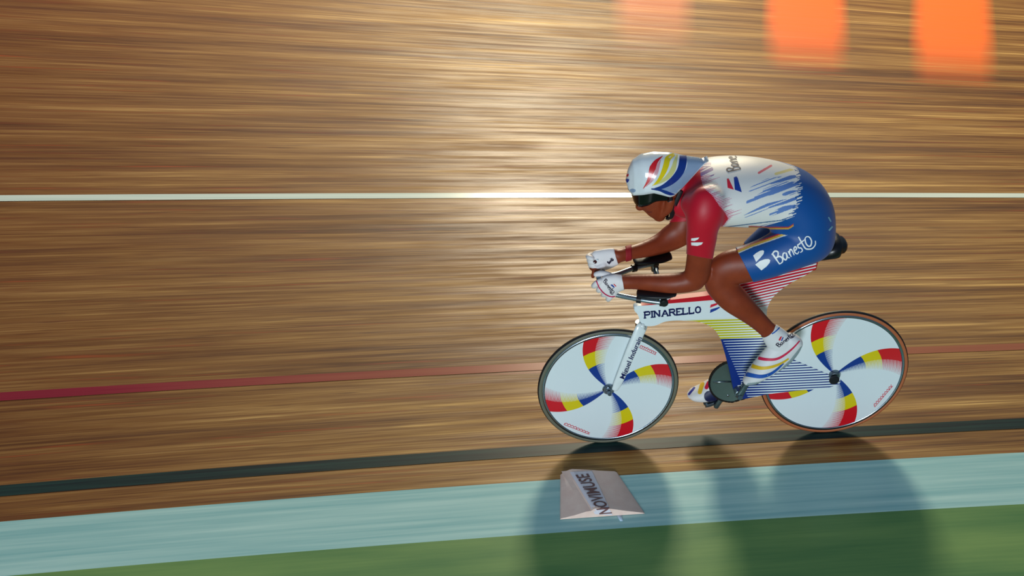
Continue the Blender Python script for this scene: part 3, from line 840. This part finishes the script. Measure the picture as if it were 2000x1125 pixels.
def garment(name, mask, off, m, parent=person, smooth=8, color=None, thick=.0012):
    """a layer of cloth that follows the skin where mask is set"""
    fs = [f for f in F4 if all(mask[i] for i in f)]
    idx = sorted({i for f in fs for i in f}); mp = {i: j for j, i in enumerate(idx)}
    P = V[idx] + NRM[idx] * off
    me = bpy.data.meshes.new(name); me.from_pydata([tuple(p) for p in P], [], [[mp[i] for i in f] for f in fs])
    bm = bmesh.new(); bm.from_mesh(me)
    # only the largest connected pieces
    bm.verts.ensure_lookup_table(); seen = set(); comps = []
    for v in bm.verts:
        if v.index in seen: continue
        s_, c_ = [v], []; seen.add(v.index)
        while s_:
            q = s_.pop(); c_.append(q)
            for e in q.link_edges:
                o_ = e.other_vert(q)
                if o_.index not in seen: seen.add(o_.index); s_.append(o_)
        comps.append(c_)
    mx = max(len(c) for c in comps)
    kill = [v for c in comps if len(c) < mx * .08 for v in c]
    bmesh.ops.delete(bm, geom=kill, context='VERTS')
    for _ in range(smooth):
        be = [e for e in bm.edges if e.is_boundary]; nb = {}
        for e in be:
            for a, b in ((e.verts[0], e.verts[1]), (e.verts[1], e.verts[0])): nb.setdefault(a, []).append(b.co.copy())
        for v, q in nb.items():
            if len(q) == 2: v.co = v.co * .4 + (q[0] + q[1]) * .3
    if color is not None: bmesh.ops.subdivide_edges(bm, edges=bm.edges[:], cuts=1, use_grid_fill=True)
    bm.to_mesh(me); bm.free()
    o = link_mesh(name, me, m, parent)
    sol = o.modifiers.new('hem', 'SOLIDIFY'); sol.thickness = thick; sol.offset = 1.0
    if color is not None:
        n = len(me.vertices); W = np.empty(n * 3); me.vertices.foreach_get('co', W); W = W.reshape(-1, 3)
        nn = np.empty(n * 3); me.vertices.foreach_get('normal', nn); nn = nn.reshape(-1, 3)
        c = color(W, nn); at_ = me.color_attributes.new('print', 'FLOAT_COLOR', 'POINT')
        at_.data.foreach_set('color', np.concatenate([c, np.ones((n, 1))], 1).astype(np.float32).ravel())
    return o
def attr_mat(name, rough=.5, bump=(260, .15), spec=.4, sheen=0.0):
    def fn(b):
        n = X.nt.nodes.new('ShaderNodeAttribute'); n.attribute_name = 'print'
        b.inputs['Sheen Weight'].default_value = sheen
        return n.outputs['Color']
    return mat(name, rough=rough, spec=spec, fn=fn, bump=bump)
M['suit'] = attr_mat('printed_skinsuit', .48, sheen=.1)
M['cover'] = attr_mat('printed_shoe_cover', .5)
M['glovep'] = attr_mat('printed_glove', .55)
def C3(r, g, b): return np.array(lin(r, g, b)[:3])
def hashn(i, seed=0.0): return np.abs(np.sin(i * 12.9898 + seed * 78.233) * 43758.5453) % 1.0
def polyd(U, Vv, pts, w):
    """distance in photo pixels from a polyline, with its run 0..1"""
    d = np.full(U.shape, 1e9); t = np.zeros(U.shape); n = len(pts) - 1
    for i, (a, b) in enumerate(zip(pts, pts[1:])):
        ax, ay = a; bx, by = b; L2 = (bx - ax) ** 2 + (by - ay) ** 2
        k = np.clip(((U - ax) * (bx - ax) + (Vv - ay) * (by - ay)) / L2, 0, 1)
        q = np.hypot(U - ax - k * (bx - ax), Vv - ay - k * (by - ay)); m_ = q < d
        d[m_] = q[m_]; t[m_] = ((i + k) / n)[m_]
    return d, t
def near_idx(W):
    """nearest skin vertex for a garment vertex (garments keep their order, but pieces may be dropped)"""
    out = np.zeros(len(W), int)
    from mathutils.kdtree import KDTree
    kd = KDTree(nv)
    for i in range(nv): kd.insert(V[i], i)
    kd.balance()
    for j in range(len(W)): out[j] = kd.find(W[j])[1]
    return out
def suit_color(W, nn):
    ix = near_idx(W); lb = limb[ix]
    U, Vv = pjn(np.stack([W[:, 0], -np.abs(W[:, 1]), W[:, 2]], 1))
    n = len(W); c = np.tile(C3(226, 226, 224), (n, 1))
    red, blue = C3(186, 4, 38), C3(0, 76, 150)
    arm = np.isin(lb, [ID['upper_arm'], ID['upper_arm_far'], ID['shoulder'], ID['shoulder_far'], ID['forearm'], ID['forearm_far']])
    leg = np.isin(lb, [ID['thigh'], ID['thigh_far']])
    # --- red yoke with a feathered edge
    bv = [290, 318, 330, 348, 367, 382, 401, 416, 427, 438, 450, 600]; bu = [1352, 1358, 1367, 1369, 1374, 1391, 1404, 1416, 1422, 1414, 1402, 1400]
    ub = np.interp(Vv, bv, bu)
    q = (U * .30 + Vv) / 3.0; i_ = np.floor(q); ln = 4 + 34 * hashn(i_, 1) ** 1.3 * np.clip((434 - Vv) / 20, 0, 1)
    over = U - ub
    hat = (over > 0) & (over < ln) & ((q - i_) < (.70 - .5 * over / np.maximum(ln, 1)))
    k = np.clip(over / np.maximum(ln, 1), 0, 1)[:, None]
    pink = C3(196, 60, 110) * (1 - k) + C3(206, 130, 160) * k
    c[hat] = pink[hat]
    pur = (over > 0) & (over < 26) & (Vv < 345) & (hashn(np.floor((U * .5 + Vv) / 2.6), 4) > .6)
    c[pur] = C3(110, 84, 150)
    c[over <= 0] = red
    # --- blue brush marks on the flank
    for pts, w, s in (([(1464, 371), (1500, 355), (1552, 345)], 5.5, 1), ([(1461, 395), (1500, 376), (1545, 364), (1560, 362)], 6.0, 2), ([(1492, 372), (1530, 360), (1556, 358)], 4.5, 6),
                      ([(1455, 422), (1500, 402), (1552, 388)], 4.5, 3), ([(1505, 419), (1530, 408), (1552, 402)], 4.5, 4), ([(1495, 405), (1530, 395), (1555, 388)], 3.5, 7), ([(1530, 380), (1556, 374)], 4.0, 5)):
        d, t = polyd(U, Vv, pts, w)
        st = hashn(np.floor((Vv + U * .38) / 1.9), s)
        on = (d < w * (.35 + .75 * np.sin(np.pi * np.clip(t * .8 + .12, 0, 1)))) & (st > .42 - .30 * t) & ~arm
        c[on] = (C3(104, 138, 198) * (1 - .5 * t[:, None]) + C3(44, 92, 170) * .5 * t[:, None])[on]
    d, t = polyd(U, Vv, [(1482, 338), (1506, 324)], 2); c[(d < 2.2) & ~arm & (W[:, 1] < 0)] = C3(214, 96, 110)
    d, t = polyd(U, Vv, [(1515, 340), (1550, 330)], 2); c[(d < 2.6) & ~arm & (W[:, 1] < 0)] = C3(222, 206, 140)
    # --- lower hem of the jersey: teal shading strokes along the belly
    d, t = polyd(U, Vv, [(1402, 443), (1440, 436), (1490, 430), (1530, 424)], 4)
    st = hashn(np.floor((Vv + U * .12) / 1.8), 9)
    c[(d < 7) & (st > .45) & (U > ub) & ~arm] = C3(40, 96, 140)
    # --- solid blue seat and shorts, ragged front edge
    bb = np.interp(Vv, [300, 330, 340, 370, 395, 410, 422, 432, 440, 446, 460], [1566, 1552, 1556, 1562, 1559, 1553, 1545, 1520, 1490, 1470, 1420])
    bb = bb + (hashn(np.floor((Vv + U * .3) / 1.7), 12) - .5) * 15
    c[(U > bb) & ~arm] = blue
    c[leg] = blue
    # stripe round the leg opening and up the front of the thigh
    near = W[:, 1] < 0
    for sgn in (1,):
        d, t = polyd(U, Vv, [(1440, 492), (1470, 479), (1505, 467), (1535, 456), (1545, 450)], 3)
        sd = Vv - np.interp(U, [1436, 1440, 1470, 1505, 1535, 1548], [493.5, 492, 479, 467, 456, 449])
        m_ = (U < 1548) & leg & near
        c[m_ & (sd < -3.0)] = C3(20, 40, 110)
        c[m_ & (sd >= -4.6) & (sd < -1.9)] = C3(180, 40, 60)
        c[m_ & (sd >= -1.9) & (sd < 2.4)] = C3(214, 178, 70)
        c[m_ & (sd >= 2.4) & (sd < 4.4)] = C3(206, 220, 224)
    tor = lb == ID['torso']
    sd = Vv - np.interp(U, [1400, 1470, 1500, 1540, 1550], [446, 444, 446, 446, 440])
    c[(np.abs(sd) < 1.6) & tor & (U > 1462) & (U < 1550)] = C3(196, 150, 60)
    c[(np.abs(sd + 2.6) < 1.0) & tor & (U > 1462) & (U < 1550)] = C3(170, 40, 60)
    return c
KN = lambda k, lo, hi: isl(k) & (lt >= lo) & (lt <= hi)
suit_mask = isl('torso', 'shoulder', 'shoulder_far') | (isl('neck') & (UR > 1336))
hem_n = 495 + (U_ - 1343) * .30                                    # sleeve ends square to the arm
suit_mask |= isl('upper_arm') & (VR < 497 + (UR - 1343) * .20)
suit_mask |= isl('upper_arm_far') & (VR < 432 + (1345 - UR) * .1)
along = (UR - 1452) * .50 - (VR - 516) * -.86                      # unused sign helper
hemline = (UR - 1437) * (548 - 486) - (VR - 486) * (1469 - 1437)    # > 0 towards the hip
suit_mask |= isl('thigh') & (hemline > 0)
suit_mask |= isl('thigh_far') & ((UR - 1450) + (474 - VR) * -.0 > -0) & (((UR - 1449) * (515 - 470) - (VR - 470) * (1484 - 1449)) > 0)
suit_mask &= ~isl('head')
suit = garment('skinsuit', suit_mask, .0022, M['suit'], color=suit_color, smooth=14)
suit['label'] = 'skinsuit with red sleeves, white back and blue shorts'

def foot_color(near):
    def fn(W, nn):
        U, Vv = pjn(W); n = len(W); c = np.tile(C3(222, 224, 226), (n, 1))
        if near:
            d, t = polyd(U, Vv, [(1462, 752), (1492, 748), (1520, 730), (1545, 706), (1566, 680)], 2); c[d < 4.0] = C3(150, 168, 172)
        else:
            for pts, w, col in (([(1384, 748), (1380, 757)], 3.6, C3(206, 24, 60)), ([(1372, 750), (1367, 766)], 4.2, C3(222, 184, 40)), ([(1356, 758), (1346, 770)], 2.2, C3(40, 50, 150))):
                d, t = polyd(U, Vv, pts, w); c[d < w] = col
            d, t = polyd(U, Vv, [(1386, 774), (1400, 775)], 2); c[d < 11] = C3(22, 32, 74)
        return c
    return fn
ank = (VR > 652 - (UR - 1490) * .45) & (UR > 1440)
sc = garment('shoe_cover', (isl('foot', 'ankle') | (isl('calf') & (lt > 6.2))) & (((UR - 1486) * .60 + (VR - 656) * .80) > 0), .0025, M['cover'], color=foot_color(True), smooth=10)
sc['label'] = 'white shoe cover with red, yellow and blue bands'
scf = garment('shoe_cover', isl('foot_far') | (isl('calf_far') & (lt > 4.2)), .0025, M['cover'], color=foot_color(False))
def glove_color(near):
    def fn(W, nn):
        U, Vv = pjn(W); n = len(W); c = np.tile(C3(232, 228, 230), (n, 1))
        if near:
            pass
        else:
            pass
        return c
    return fn
cufn = (UR < 1216 + (VR - 540) * .16)
cuff = (UR < 1203.5 + (VR - 500) * .32)
handn = (isl('palm', 'hand', 'forearm')) & cufn & (UR < 1225)
handf = (isl('palm_far', 'hand_far', 'forearm_far')) & cuff & (UR < 1215)
handf &= ~(isl('hand_far') & (VR > 522 + (UR - 1145) * .15) & (V[:, 1] < .048))
g1 = garment('glove', handn, .0018, M['glovep'], color=glove_color(True)); g1['label'] = 'white glove with pink piping'
g2 = garment('glove', handf, .0018, M['glovep'], color=glove_color(False)); g2['label'] = 'white glove with a round hole'
wb = garment('wristband', isl('forearm_far') & (UR > 1221) & (UR < 1234) , .0022, M['wrist'], thick=.002)
wb['label'] = 'dark red wristband'

# ---- printed words on the clothing
sbv = bvh_of(suit)
def remap(pts, p0, p1, up):
    """letter space (x along the baseline 0..1, y cap height) -> photo plane"""
    return [(p0[0] + (p1[0] - p0[0]) * x + up[0] * y, p0[1] + (p1[1] - p0[1]) * x + up[1] * y) for x, y in pts]
BAN = [  # brush-script word: strokes in (x, y)
 ([(.02, .98), (.05, .5), (.085, -.04)], 1.1), ([(.0, .88), (.09, 1.02), (.155, .86), (.12, .60), (.055, .53)], 1.0), ([(.055, .53), (.15, .50), (.195, .26), (.16, .02), (.085, -.02)], 1.0),
 ([(.31, .52), (.26, .56), (.215, .30), (.25, .04), (.30, .16), (.325, .50), (.325, .12), (.36, .04)], .9),
 ([(.385, .54), (.40, .04)], .95), ([(.395, .34), (.435, .56), (.47, .48), (.478, .04)], .9),
 ([(.515, .30), (.585, .40), (.575, .58), (.53, .50), (.515, .22), (.555, .02), (.61, .12)], .9),
 ([(.70, .60), (.645, .60), (.635, .40), (.69, .26), (.69, .04), (.63, .0)], .9),
 ([(.735, 1.15), (.755, .5), (.775, .12), (.82, -.04), (.92, -.16), (1.02, -.02), (1.06, .25)], .95), ([(.68, .62), (.86, .74)], .8),
 ([(.86, .80), (.835, .45), (.86, .14), (.92, .10), (.975, .38), (.965, .72), (.91, .86), (.86, .80)], .9)]
def word(strokes, p0, p1, up, hw, bow=0.0):
    bm = bmesh.new()
    for pts, w in strokes:
        P = remap(smooth_open(pts, 6), p0, p1, up)
        stroke(bm, P, hw * w, 0, taper=lambda t: .75 + .35 * math.sin(math.pi * min(1, t + .15)))
    return bm
mark('lettering', word(BAN, (1516, 518), (1590, 478), (-9.5, -23), 1.4), sbv, M['white_ink'], suit, off=.0026)
bm = bmesh.new(); poly2(bm, [(1471, 499.5), (1477, 494.5), (1485, 490), (1490.5, 489), (1492.5, 491), (1491.5, 496), (1486, 502.5), (1477, 511.5)])
mark('emblem', bm, sbv, M['white_ink'], suit, off=.0026, step=4)
bm = bmesh.new(); poly2(bm, [(1475, 516.5), (1484, 509.5), (1494, 506), (1501, 505.5), (1504.5, 508), (1503, 513), (1497, 520), (1487, 527.5)])
mark('emblem', bm, sbv, M['white_ink'], suit, off=.0026, step=4)
# back: word running up over the spine, with the two-part emblem under it
mark('lettering', word(BAN, (1447, 335), (1433, 286), (-26, 2), 1.0), sbv, M['black_ink'], suit, off=.0026, keep=.035)
bm = bmesh.new(); poly2(bm, [(1419.5, 350), (1423, 349.5), (1433, 371), (1421, 367.5)]); mark('emblem', bm, sbv, M['red_ink'], suit, off=.0026, step=4)
bm = bmesh.new(); poly2(bm, [(1433, 347.5), (1438, 345.5), (1440.5, 348), (1448.5, 376), (1435, 371)]); mark('emblem', bm, sbv, M['blue_ink'], suit, off=.0026, step=4)
# sleeve emblem
bm = bmesh.new(); poly2(bm, [(1351, 465), (1366, 463), (1363, 467), (1357, 470), (1350.5, 469.5)]); mark('emblem', bm, sbv, M['white_ink'], suit, off=.0026, step=4)
bm = bmesh.new(); poly2(bm, [(1350.5, 473), (1373, 472.5), (1370, 477), (1362, 479.5), (1351, 478.5)]); mark('emblem', bm, sbv, M['white_ink'], suit, off=.0026, step=4)
# seat of the shorts
bm = bmesh.new(); stroke(bm, [(1617, 424), (1622, 433)], 1.4); stroke(bm, [(1618, 450), (1625, 442)], 1.6); mark('emblem', bm, sbv, mat('pale_blue_lettering', lin(120, 170, 196), .5), suit, off=.0026)
scv = bvh_of(sc)
M['shoe_red'] = mat('shoe_cover_red', lin(206, 24, 74), .55); M['shoe_yel'] = mat('shoe_cover_yellow', lin(220, 182, 26), .55); M['shoe_blue'] = mat('shoe_cover_blue', lin(20, 84, 176), .55)
for pts, w, m_ in (([(1473, 697), (1484, 700), (1498, 702), (1516, 701), (1532, 693), (1548, 680), (1561, 666)], 3.2, M['shoe_red']),
                  ([(1464, 713), (1476, 717), (1490, 719), (1508, 716), (1526, 709), (1540, 700)], 3.9, M['shoe_yel']),
                  ([(1450, 729), (1468, 733), (1486, 735), (1502, 731), (1516, 722), (1530, 709)], 4.2, M['shoe_blue'])):
    bm = bmesh.new(); stroke(bm, pts, w, 5, taper=lambda t: 1.1 - .72 * t); mark('band', bm, scv, m_, sc, off=.0022, keep=.03)
bm = bmesh.new(); stroke(bm, [(1478, 655), (1488, 657), (1500, 655), (1512, 649), (1522, 640), (1525, 634)], 1.1, 5); mark('cuff_line', bm, scv, M['shoe_blue'], sc, off=.0022, keep=.03)
mark('lettering', word(BAN, (1519, 679), (1551, 656), (-4.5, -6.5), .75), scv, M['black_ink'], sc, off=.0028)
bm = bmesh.new(); poly2(bm, [(1520, 664), (1523, 658), (1527, 656.5), (1523.5, 665)]); mark('emblem', bm, scv, M['red_ink'], sc, off=.0028)
bm = bmesh.new(); poly2(bm, [(1525, 665), (1527.5, 659), (1530, 658), (1527, 666)]); mark('emblem', bm, scv, M['blue_ink'], sc, off=.0028)
gv = bvh_of(g1)
mark('lettering', word(BAN, (1177, 548), (1195, 574), (6.5, -4), .75), gv, M['black_ink'], g1, off=.0022)
bm = bmesh.new(); poly2(bm, [(1192, 556), (1195.5, 555), (1200.5, 560), (1199, 562)]); mark('emblem', bm, gv, M['blue_ink'], g1, off=.0022)
bm = bmesh.new(); poly2(bm, [(1197.5, 554.5), (1199.5, 554), (1204, 558.5), (1202.5, 559.5)]); mark('emblem', bm, gv, M['red_ink'], g1, off=.0022)
M['cuff_blue'] = mat('glove_blue_edge', lin(30, 50, 170), .6); M['piping'] = mat('glove_pink_piping', lin(196, 30, 84), .6)
bm = bmesh.new(); stroke(bm, [(1165, 549), (1170.5, 561), (1181, 573), (1193, 579), (1202, 578)], 1.1, 6); mark('piping', bm, gv, M['piping'], g1, off=.0022, keep=.02)
bm = bmesh.new(); stroke(bm, [(1214.5, 535), (1217, 543), (1219, 555), (1219.5, 564)], 1.6, 6); mark('cuff_line', bm, gv, M['cuff_blue'], g1, off=.0022, keep=.02)
gv2 = bvh_of(g2)
bm = bmesh.new(); poly2(bm, [(1162 + 3.9 * math.cos(t), 511 + 3.5 * math.sin(t)) for t in np.linspace(0, 2 * math.pi, 17)[:-1]]); mark('glove_hole', bm, gv2, mat('hole_skin', lin(60, 14, 14), .7), g2, off=.0022)
bm = bmesh.new(); stroke(bm, [(1201.5, 492), (1204, 500), (1206.5, 509)], 1.5, 6); mark('cuff_line', bm, gv2, M['cuff_blue'], g2, off=.0022, keep=.02)
mark('lettering', word(BAN, (1189, 516), (1198, 507), (-3.5, -4.5), .7), gv2, M['black_ink'], g2, off=.0022)

# ---- helmet
HO = [(1223.5, 352), (1226, 333), (1236, 314), (1254, 302.5), (1281, 297), (1311, 298.5), (1338, 304), (1362, 307), (1382, 310)]   # crown outline
HR = [(1224, 357), (1227, 371), (1236, 382), (1255, 381), (1277, 377.5), (1292, 381), (1309, 385.5), (1318, 382), (1335, 365), (1353.5, 345), (1367, 330), (1383, 312.5)]  # rim, near side
def hw(u): return float(np.interp(u, [1222, 1228, 1238, 1255, 1280, 1305, 1330, 1355, 1384], [.006, .032, .055, .074, .084, .083, .068, .046, .016]))
topv = lambda u: float(np.interp(u, [p[0] for p in HO], [p[1] for p in HO]))
rimv = lambda u: float(np.interp(u, [p[0] for p in HR], [p[1] for p in HR]))
us = list(np.linspace(1223.2, 1238, 9)) + list(np.linspace(1242, 1381.5, 40))
def helmet_bm(grow=0.0, usr=us):
    bm = bmesh.new(); rows = []
    for u in usr:
        w = hw(u) ; rim = at(u, rimv(u), -w); x = rim[0]; zr = rim[2]
        base = pj((x, 0, zr)); jz = pj((x, 0, zr + .01))[1] - base[1]; jz = -jz / .01; jy = -(pj((x, .01, zr))[1] - base[1]) / .01
        ext = base[1] - topv(u); a = math.sqrt(max(ext ** 2 - (jy * w) ** 2, (.3 * max(ext, 1)) ** 2)) / jz
        row = []
        for k in range(41):
            t = math.pi * k / 40; ex = .86
            row.append(bm.verts.new((x, -(w + grow) * math.copysign(abs(math.cos(t)) ** ex, math.cos(t)), zr + (a + grow) * max(0, math.sin(t)) ** ex)))
        rows.append(row)
    for i in range(len(rows) - 1):
        for k in range(40): bm.faces.new((rows[i][k], rows[i][k + 1], rows[i + 1][k + 1], rows[i + 1][k]))
    bm.faces.new(rows[0]); bm.faces.new(rows[-1][::-1])
    return bm
M['helmet'] = mat('helmet_shell_white', lin(222, 230, 236), .16, coat=.6, coat_rough=.05)
bm = helmet_bm(); bmesh.ops.smooth_vert(bm, verts=[v for v in bm.verts if not v.is_boundary], factor=.5, use_axis_x=False, use_axis_y=True, use_axis_z=True)
helmet = obj('helmet', bm, M['helmet'], person)
hb = bvh_of(helmet)
s_ = helmet.modifiers.new('shell', 'SOLIDIFY'); s_.thickness = .006; s_.offset = -1
helmet['label'] = 'long-tailed white time trial helmet with painted flames'
Z1 = lambda x, y: (1180 + x / 5.357, 270 + y / 5.357)
def hmark(name, pts, m, off=.001, sm=5):
    P = smooth_closed([Z1(*p) for p in pts], sm) if sm else [Z1(*p) for p in pts]
    bm = bmesh.new(); poly2(bm, P); return mark(name, bm, hb, m, helmet, off=off, step=4)
M['grey_blue'] = mat('helmet_grey_blue', lin(136, 158, 188), .22, coat=.4)
M['pink_fade'] = mat('helmet_pink', lin(206, 150, 160), .25, coat=.4); M['yel_fade'] = mat('helmet_pale_yellow', lin(206, 204, 130), .25, coat=.4)
M['yellow'] = mat('helmet_yellow', lin(222, 200, 0), .22, coat=.4)
hmark('tail_panel', [(862, 180), (870, 262), (840, 350), (760, 430), (640, 510), (585, 530), (720, 572), (780, 560), (850, 480), (940, 378), (1010, 300), (1085, 214), (980, 196)], M['grey_blue'], .0008, 3)
def flame(pts, ws, m, off):
    P = [Z1(*p) for p in pts]; n = len(ws) - 1
    bm = bmesh.new(); stroke(bm, P, 1 / 5.357, 6, taper=lambda t: float(np.interp(t * n, range(n + 1), ws)))
    o = mark('flame', bm, hb, m, helmet, off=off, keep=.07)
    for p in o.data.polygons: p.use_smooth = True
    return o
flame([(592, 225), (565, 290), (545, 360), (505, 435), (440, 505)], [3, 17, 19, 12, 3], M['pink_fade'], .0007)
flame([(612, 188), (545, 245), (508, 310), (488, 375), (462, 445), (408, 528)], [2, 20, 33, 26, 16, 2], M['red'], .0013)
flame([(764, 172), (742, 250), (718, 330), (670, 400), (600, 452), (520, 492)], [7, 20, 27, 24, 15, 3], M['yel_fade'], .0007)
flame([(735, 166), (668, 215), (648, 280), (625, 345), (592, 410), (550, 462), (503, 497)], [14, 30, 30, 27, 20, 12, 2], M['yellow'], .0013)
flame([(825, 170), (822, 250), (802, 330), (755, 402), (688, 462), (610, 508), (535, 530), (492, 530)], [36, 41, 40, 37, 30, 19, 11, 6], M['blue'], .0014)
flame([(500, 532), (580, 541), (645, 565), (695, 582), (738, 584)], [5, 12, 18, 15, 3], M['blue'], .0015)
hmark('emblem', [(228, 428), (262, 430), (258, 450), (240, 465)], M['blue_ink'], .001, 3); hmark('emblem', [(235, 385), (258, 372), (254, 398), (238, 402)], M['red_ink'], .001, 3)
hmark('emblem', [(270, 540), (300, 528), (330, 540), (322, 562), (290, 566)], M['grey_blue'], .001, 3)
# visor: dark wrap-round lens hanging under the rim
def wrap(name, top, bot, m, n=22, push=.004, thick=.002):
    bm = bmesh.new(); rows = []
    T_, B_ = smooth_open(top, 5), smooth_open(bot, 5); N_ = 26
    def samp(P, t): i = t * (len(P) - 1); a = int(min(i, len(P) - 2)); k = i - a; return (P[a][0] * (1 - k) + P[a + 1][0] * k, P[a][1] * (1 - k) + P[a + 1][1] * k)
    return T_, B_, samp
VT = [(1232, 371), (1256, 368), (1282, 366), (1306, 374)]; VB = [(1237.5, 393), (1247, 403.5), (1264, 402), (1282, 393.5), (1307, 392)]
T_, B_, samp = wrap('v', VT, VB, None)
bm = bmesh.new(); rows = []
for s in (-1, 1):
    rows = []
    for i in range(25):
        t = i / 24; y = -(.004 + .073 * math.sin(min(1, t * 1.5) * math.pi / 2) ** .62)
        a, b = samp(T_, t), samp(B_, t); r_ = []
        for k in range(7):
            q = k / 6; p = at(a[0] * (1 - q) + b[0] * q, a[1] * (1 - q) + b[1] * q, y); r_.append(bm.verts.new((p[0], p[1] * -s if s > 0 else p[1], p[2])))
        rows.append(r_)
    for i in range(24):
        for k in range(6): bm.faces.new((rows[i][k], rows[i + 1][k], rows[i + 1][k + 1], rows[i][k + 1]))
bmesh.ops.remove_doubles(bm, verts=bm.verts[:], dist=.009 * 0 + .0005)
visor = obj('visor', bm, M['visor'], person); s_ = visor.modifiers.new('t', 'SOLIDIFY'); s_.thickness = .0025; s_.offset = 0
# chin strap: a band under the ear down to the jaw
bm = bmesh.new()
for s in (-1, 1):
    Pn = [at(1306, 384, -.074), at(1311, 398, -.070), at(1313, 412, -.060), at(1311, 424, -.040), at(1303, 428, -.008)]
    Pn = [(p[0], p[1] * (-s), p[2], .012 if i < 3 else .009, .0035) for i, p in enumerate(Pn)]
    add_loft(bm, rings3(Pn, 5), 12)
    Pn = [at(1330, 374, -.066), at(1322, 392, -.068), at(1315, 408, -.062), at(1312, 420, -.046)]
    add_loft(bm, rings3([(p[0], p[1] * (-s), p[2], .010, .0035) for p in Pn], 5), 12)
obj('chin_strap', bm, M['strap'], person)
pb_ = bvh_of(person)
bm = bmesh.new(); stroke(bm, [(1264, 413.5), (1268, 414.5), (1273, 414)], .8, 4); mark('lips', bm, pb_, mat('lips', lin(96, 30, 30), .5), person, off=.0008, keep=.02)
eye_m = mat('eye_white', lin(210, 205, 200), .2)
for s in (-1, 1):
    P = at(1252, 389, -.030); bm = bmesh.new()
    bmesh.ops.create_uvsphere(bm, u_segments=16, v_segments=10, radius=.011, matrix=Matrix.Translation((P[0] + .010, s * .030, P[2])))
    obj('eye', bm, eye_m, person)

# ================================================================== FOAM MARKER on the pale blue band
R0, R1 = at(1112, 921, -.215), at(1160, 1004, -.50)
def mk(x, y, z): return Vector((x, y, z))
bm = bmesh.new(); n = 14; rows = []
for i in range(n + 1):
    t = i / n
    rx = R0[0] * (1 - t) + R1[0] * t; ry = -.215 - .285 * t; h = .030 + .018 * t
    Lx = -1.235 + -.010 * t - .02 * t; Rx = -.985 + .085 * t
    ry2 = ry + .0
    prof = [(Lx, 0.002), (Lx + .004, .007), ((Lx + rx) / 2 - .01, h * .42), (rx - .035, h * .74), (rx - .012, h * .80), (rx, h), (rx + .012, h + .003), (rx + .075, h * .86), (rx + .14, h * .50), (Rx - .01, .008), (Rx, .002)]
    rows.append([bm.verts.new((x, ry + .010 * math.sin(3 * (x - rx)) * t, z)) for x, z in prof])
m_ = len(rows[0])
for i in range(n):
    for k in range(m_ - 1): bm.faces.new((rows[i][k], rows[i][k + 1], rows[i + 1][k + 1], rows[i + 1][k]))
    bm.faces.new((rows[i][m_ - 1], rows[i][0], rows[i + 1][0], rows[i + 1][m_ - 1]))
bm.faces.new(rows[0]); bm.faces.new(rows[-1][::-1])
M['foam'] = mat('pinkish_foam', lin(216, 186, 170), .75, fn=lambda b: xmix(xnoise(coords()[3], 24, 4), lin(232, 196, 182), lin(250, 226, 212)))
marker = obj('track_marker', bm, M['foam'], None); sharp(marker, 25)
tag(marker, 'low pinkish wedge with a lettered white strip lying on the pale blue band', 'track marker')
mb = bvh_of(marker)
bm = bmesh.new()
for i in range(16):
    t0, t1 = i / 16, (i + 1) / 16; L = lambda t: (1113 + 49 * t, 922 + 82 * t); Rr = lambda t: (1156 + 40 * t, 920.5 + 85 * t)
    for j in range(6):
        q = lambda t, s: (L(t)[0] + (Rr(t)[0] - L(t)[0]) * s, L(t)[1] + (Rr(t)[1] - L(t)[1]) * s)
        poly2(bm, [q(t0, j / 6), q(t0, (j + 1) / 6), q(t1, (j + 1) / 6), q(t1, j / 6)])
bmesh.ops.remove_doubles(bm, verts=bm.verts[:], dist=.01)
st_ = mark('label_strip', bm, mb, mat('white_strip', lin(226, 222, 232), .6), marker, off=.0012)
st_['label'] = 'white strip with brown letters'
bm = font_bm('NOVIMUSE', offset=.015); font_fit(bm, (1195, 1002), (1148, 926), (-24, 2))
mark('lettering', bm, mb, mat('brown_lettering', lin(112, 74, 72), .6), marker, off=.0024, step=4)
bm = bmesh.new(); a = ground(1204, 1008, .004)
prism_y(bm, [(a[0] - .002, .001), (a[0] + .022, .001), (a[0] + .022, .003), (a[0] - .002, .003)], a[1] - .030, a[1] + .02)
for v in bm.verts:
    if v.co.y < a[1]: v.co.x += .010 + (.004 if v.co.x < a[0] + .01 else -.008)
tb = obj('tab', bm, mat('pale_blue_tab', lin(190, 214, 232), .5), marker); tb['label'] = 'pale blue tab sticking out of its end'
